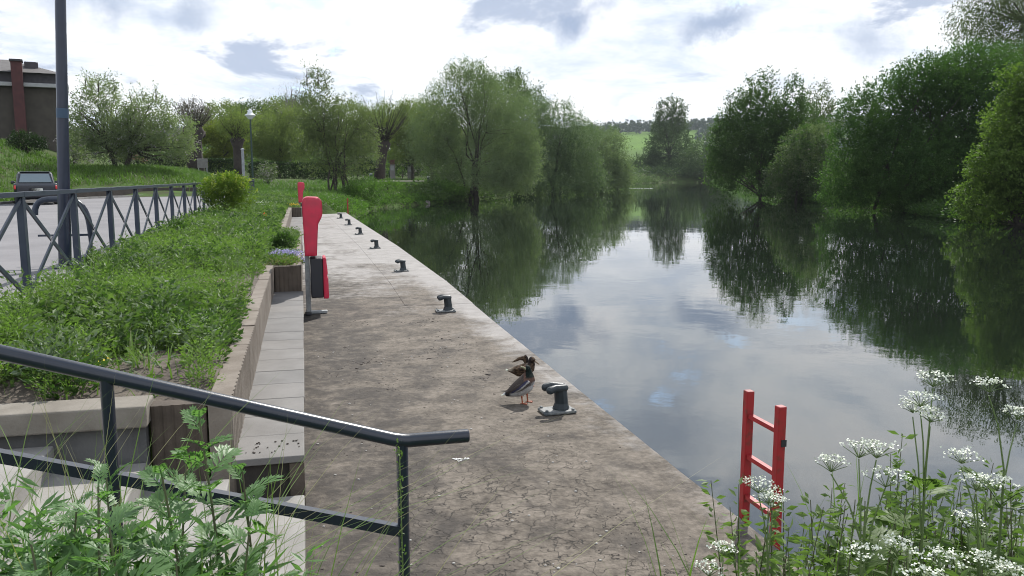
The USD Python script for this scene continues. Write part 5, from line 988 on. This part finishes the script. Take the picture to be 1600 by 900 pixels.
MUG = [(-.19, 1.95, 1.75), (-.13, 2.02, 1.66), (-.25, 1.85, 1.73), (-.36, 2.18, 1.61), (-.44, 1.9, 1.69), (-.43, 1.69, 1.73), (-.54, 1.81, 1.67), (-.57, 1.72, 1.67), (-.32, 1.56, 1.71), (-.45, 1.59, 1.68), (-.2, 1.72, 1.62), (-.15, 1.9, 1.48), (-.24, 1.53, 1.63), (-.36, 1.46, 1.68), (-.47, 1.49, 1.68), (-.62, 1.6, 1.6), (-.33, 1.72, 1.6), (-.52, 1.95, 1.55), (-.40, 1.45, 1.6), (-.28, 1.45, 1.57), (-.5, 1.4, 1.62), (-.22, 1.6, 1.52), (-.58, 1.5, 1.6), (-.35, 1.6, 1.58), (-.68, 1.75, 1.6), (-.48, 1.72, 1.6), (-.16, 1.55, 1.5)]
protos = []
for k, (x, y, zt) in enumerate(MUG):
    gz = float(land(x, y))-.01; h = zt-gz-(0 if k == 0 else .05)
    lab = {0: 'tallest green lobed-leaved weed, in front of the slab ledge corner', 1: 'green lobed-leaved weed reaching toward the slab ledge, right of the tallest one', 4: 'green weed crossing the middle handrail post at the left'}.get(k, 'green lobed-leaved weed in the clump at the lower left')
    if k < 4: protos.append((mugwort(lab, (x, y, gz), h, 60+k), h))
    else: src, h0 = protos[k % 4]; dup(src, (x, y, gz), float(R.uniform(0, 360)), lab, scale=float(h/h0))
gp = np.stack([R.uniform(-1.0, -.05, 640), R.uniform(1.3, 2.3, 640)], -1); gp = np.c_[gp, land(gp[:, 0], gp[:, 1])]
struct('long_grass', vf_cat([blades(gp[:420], .92, .008, R, .6, 6)]), 'leaf_grass', kind='stuff', label='long green grass blades among the weeds at the lower left', cat='grass')
struct('long_grass', vf_cat([blades(gp[420:], .98, .005, R, .8, 6)]), 'leaf_straw', kind='stuff', label='thin straw-coloured grass stalks among the weeds at the lower left', cat='grass')
gp = np.stack([R.uniform(-.45, -.1, 60), R.uniform(3.0, 3.25, 60)], -1); gp = np.c_[gp, .1+0*gp[:, 0]]
struct('long_grass', vf_cat([blades(gp[:26], .85, .004, R, .55, 6)]), 'leaf_straw', kind='stuff', label='thin arching grass stalks in front of the end of the slab ledge', cat='grass')
gp = np.stack([R.uniform(.55, 1.3, 70), R.uniform(2.6, 3.2, 70)], -1); gp = np.c_[gp, land(gp[:, 0], gp[:, 1])]
struct('long_grass', vf_cat([blades(gp, .62, .006, R, .4, 5)]), 'leaf_grass', kind='stuff', label='sparse grass blades at the bottom middle in front of the cracked mud', cat='grass')
lv = []; rg = np.random.default_rng(123)
for k in range(230):
    a = np.array([rg.uniform(-.85, -.12), rg.uniform(1.3, 1.95), 0]); a[2] = land(a[0], a[1]); e = a+np.array([rg.normal()*.07, rg.normal()*.07, rg.uniform(.72, .92)]); u = rg.uniform(.5, 1, 34)[:, None]; az = rg.uniform(0, 6.3, 34)
    d = unit(np.stack([np.cos(az), np.sin(az), rg.uniform(0, 1.1, 34)], -1)); lv.append(leaf_cards(a+(e-a)*u, d, rg.uniform(.03, .08, 34), .011, rg, .1))
struct('feathery_weeds', vf_cat(lv), 'leaf_mug', kind='stuff', label='fine feathery green weeds filling the lower left corner', cat='weeds')
t = thing('plantain_stalk', 'thin green seed stalk standing in front of the handrail end post', 'weed', (.27, 2.55, float(land(.27, 2.55))))
obj('stalk', tube([(0, 0, 0), (.005, 0, .5), (.0, 0, 1.02)], [.003, .0025, .002], 6), 'stem_green', t); 
obj('seed_head', vf_cat([leaf_cards(np.c_[R.normal(size=(90, 2))*.006, R.uniform(.62, 1.04, 90)], unit(R.normal(size=(90, 3))+[0, 0, 1]), .012, .007, R)]), 'leaf_weed', t)

# ------------------------------------------------------------------ foreground: cow parsley and bank weeds at the right
def umbel(c, r, rg, ripe=False):
    """rays, umbellets and florets of a flower head"""
    rays, fl = [], []; base = c-np.array([0, 0, r*.85]); n = 12
    for i in range(n):
        rr = r*math.sqrt((i+.4)/n)*rg.uniform(.85, 1.12); a = i*2.4+rg.normal()*.2; e = c+np.array([rr*math.cos(a), rr*math.sin(a), -.25*rr*rr/r+rg.normal()*.003])
        rays.append(tube([base, base+(e-base)*np.array([.6, .6, .5]), e-[0, 0, .006]], [.0011, .0009, .0007], 4, False)); k = 11
        p = e+rg.normal(size=(k, 3))*[.0062, .0062, .0025]; fl.append(leaf_cards(p-np.c_[0*p[:, :2], 0*p[:, :1]], unit(np.c_[rg.normal(size=(k, 2)), .25*rg.normal(size=k)]), .0062, .0058, rg))
    return cat_(rays), vf_cat(fl)
def parsley(label, heads, seed, leaves=7):
    rg = np.random.default_rng(seed); hs = np.array(heads); x, y = hs[:, :2].mean(0)+[.0, -.02]; z = float(land(x, y)); t = thing('cow_parsley', label, 'wild flower', (x, y, z), 0, None)
    b = np.array([x, y, z]); node = np.array([x, y, hs[:, 2].min()-.16]); parts = [tube([b, (b+node)/2+[.01, 0, 0], node], [.005, .004, .0032], 6)]
    for i, c in enumerate(hs):
        nd = node+np.array([0, 0, -.06*i]); base = c-np.array([0, 0, .042]); parts.append(tube([nd, nd+(base-nd)*[.45, .45, .6], base], [.0026, .002, .0016], 5))
        rays, fl = umbel(c, rg.uniform(.034, .048), rg); parts.append(rays); obj('umbel', fl, 'white_petal', t, world=True)
    obj('stem', cat_(parts), 'stem_green', t, world=True)
    for i in range(leaves):
        u = rg.uniform(.3, .95); m = lobed_leaf(.13*rg.uniform(.7, 1.2), rg, 5); m.apply_transform(trimesh.transformations.rotation_matrix(-rg.uniform(.1, .9), [0, 1, 0])); m.apply_transform(trimesh.transformations.rotation_matrix(rg.uniform(0, 6.3), [0, 0, 1])); m.apply_translation(b+(node-b)*u); obj('leaf', m, 'leaf_weed', t, world=True)
PARS = [('tallest cow parsley with three white heads, at the upper right of the flower clump', [(1.6, 1.81, 1.78), (1.53, 1.77, 1.74), (1.52, 1.72, 1.71), (1.56, 1.83, 1.70)]), ('tall cow parsley at the right edge of the picture', [(1.75, 1.78, 1.76), (1.86, 1.79, 1.67)]),
    ('cow parsley with a row of flat white heads right of the red ladder', [(1.32, 1.66, 1.66), (1.24, 1.72, 1.61), (1.31, 1.61, 1.61), (1.34, 1.75, 1.63)]), ('cow parsley with three stacked heads right of the middle of the clump', [(1.52, 1.61, 1.64), (1.51, 1.55, 1.6), (1.64, 1.62, 1.56)]),
    ('low cow parsley head among the green leaves below the stacked heads', [(1.6, 1.66, 1.45)]), ('cow parsley flowering right in front of the red ladder', [(1.2, 1.98, 1.46), (1.26, 2.0, 1.4), (1.22, 1.96, 1.43)]), ('cow parsley at the left of the clump in front of the quay corner', [(1.05, 1.89, 1.33), (1.01, 1.89, 1.28)]),
    ('cow parsley with two heads at the bottom edge right of the ladder', [(1.15, 1.47, 1.5), (1.26, 1.5, 1.49)]), ('cow parsley with large heads at the bottom edge in the middle of the clump', [(1.28, 1.39, 1.51), (1.21, 1.35, 1.5)]), ('cow parsley at the bottom right corner', [(1.41, 1.41, 1.48), (1.47, 1.39, 1.46)])]
for i, (lab, hs) in enumerate(PARS): parsley(lab, hs, 300+i)
rg = np.random.default_rng(77); n = 270; x = rg.uniform(.95, 2.3, n); y = rg.uniform(1.15, 2.5, n); ok = (x > .98+.35*(y-1.2)); x, y = x[ok], y[ok]; z = land(x, y)
top_ = 1.12+.20*sm((x-1.0)/.35)-.12*sm((y-1.7)/.6)+rg.normal(size=len(x))*.09; ms, lv = [], []
for k in range(len(x)):
    a = np.array([x[k], y[k], z[k]]); e = a+np.array([rg.normal()*.06, rg.normal()*.06, max(.25, top_[k]-z[k])]); ms.append(tube([a, (a+e)/2+rg.normal(size=3)*.01, e], [.0032, .0026, .0012], 5, False)); m_ = 34; u = rg.uniform(.4, 1, m_)[:, None]**.8; p = a+(e-a)*u
    az = rg.uniform(0, 6.3, m_); d = unit(np.stack([np.cos(az), np.sin(az), rg.uniform(-.2, .8, m_)], -1)); l = rg.uniform(.03, .075, m_)*(1.15-.5*u[:, 0]); lv.append(leaf_cards(p+d*.01, d, l, l*.42, rg, .15))
struct('bank_weeds', vf_cat(lv), 'leaf_weed', kind='stuff', label='mixed green leafy weeds under the cow parsley at the lower right', cat='weeds')
struct('weed_stems', cat_(ms), 'stem_purple', kind='stuff', label='thin reddish stems of the weeds at the lower right', cat='weeds')
p = np.stack([rg.uniform(1.0, 2.0, 150), rg.uniform(1.3, 2.3, 150)], -1); p = np.c_[p, land(p[:, 0], p[:, 1])]
struct('long_grass', vf_cat([blades(p, .72, .011, rg, .3, 6)]), 'leaf_grass', kind='stuff', label='broad green grass leaves among the weeds at the lower right', cat='grass')

# ------------------------------------------------------------------ haze over the valley
M['haze_air'] = usdkit.material(stage, '/World/Looks/haze_air', {'v': ('principled_volume', dict(color=(.86, .92, 1.0), density=.00008, anisotropy=.2))}, [], volume='v.volume')
struct('haze', box(-3300, 3450, -450, 3450, -4, 190), 'haze_air', kind='stuff', label='thin pale haze over the river valley', cat='haze')
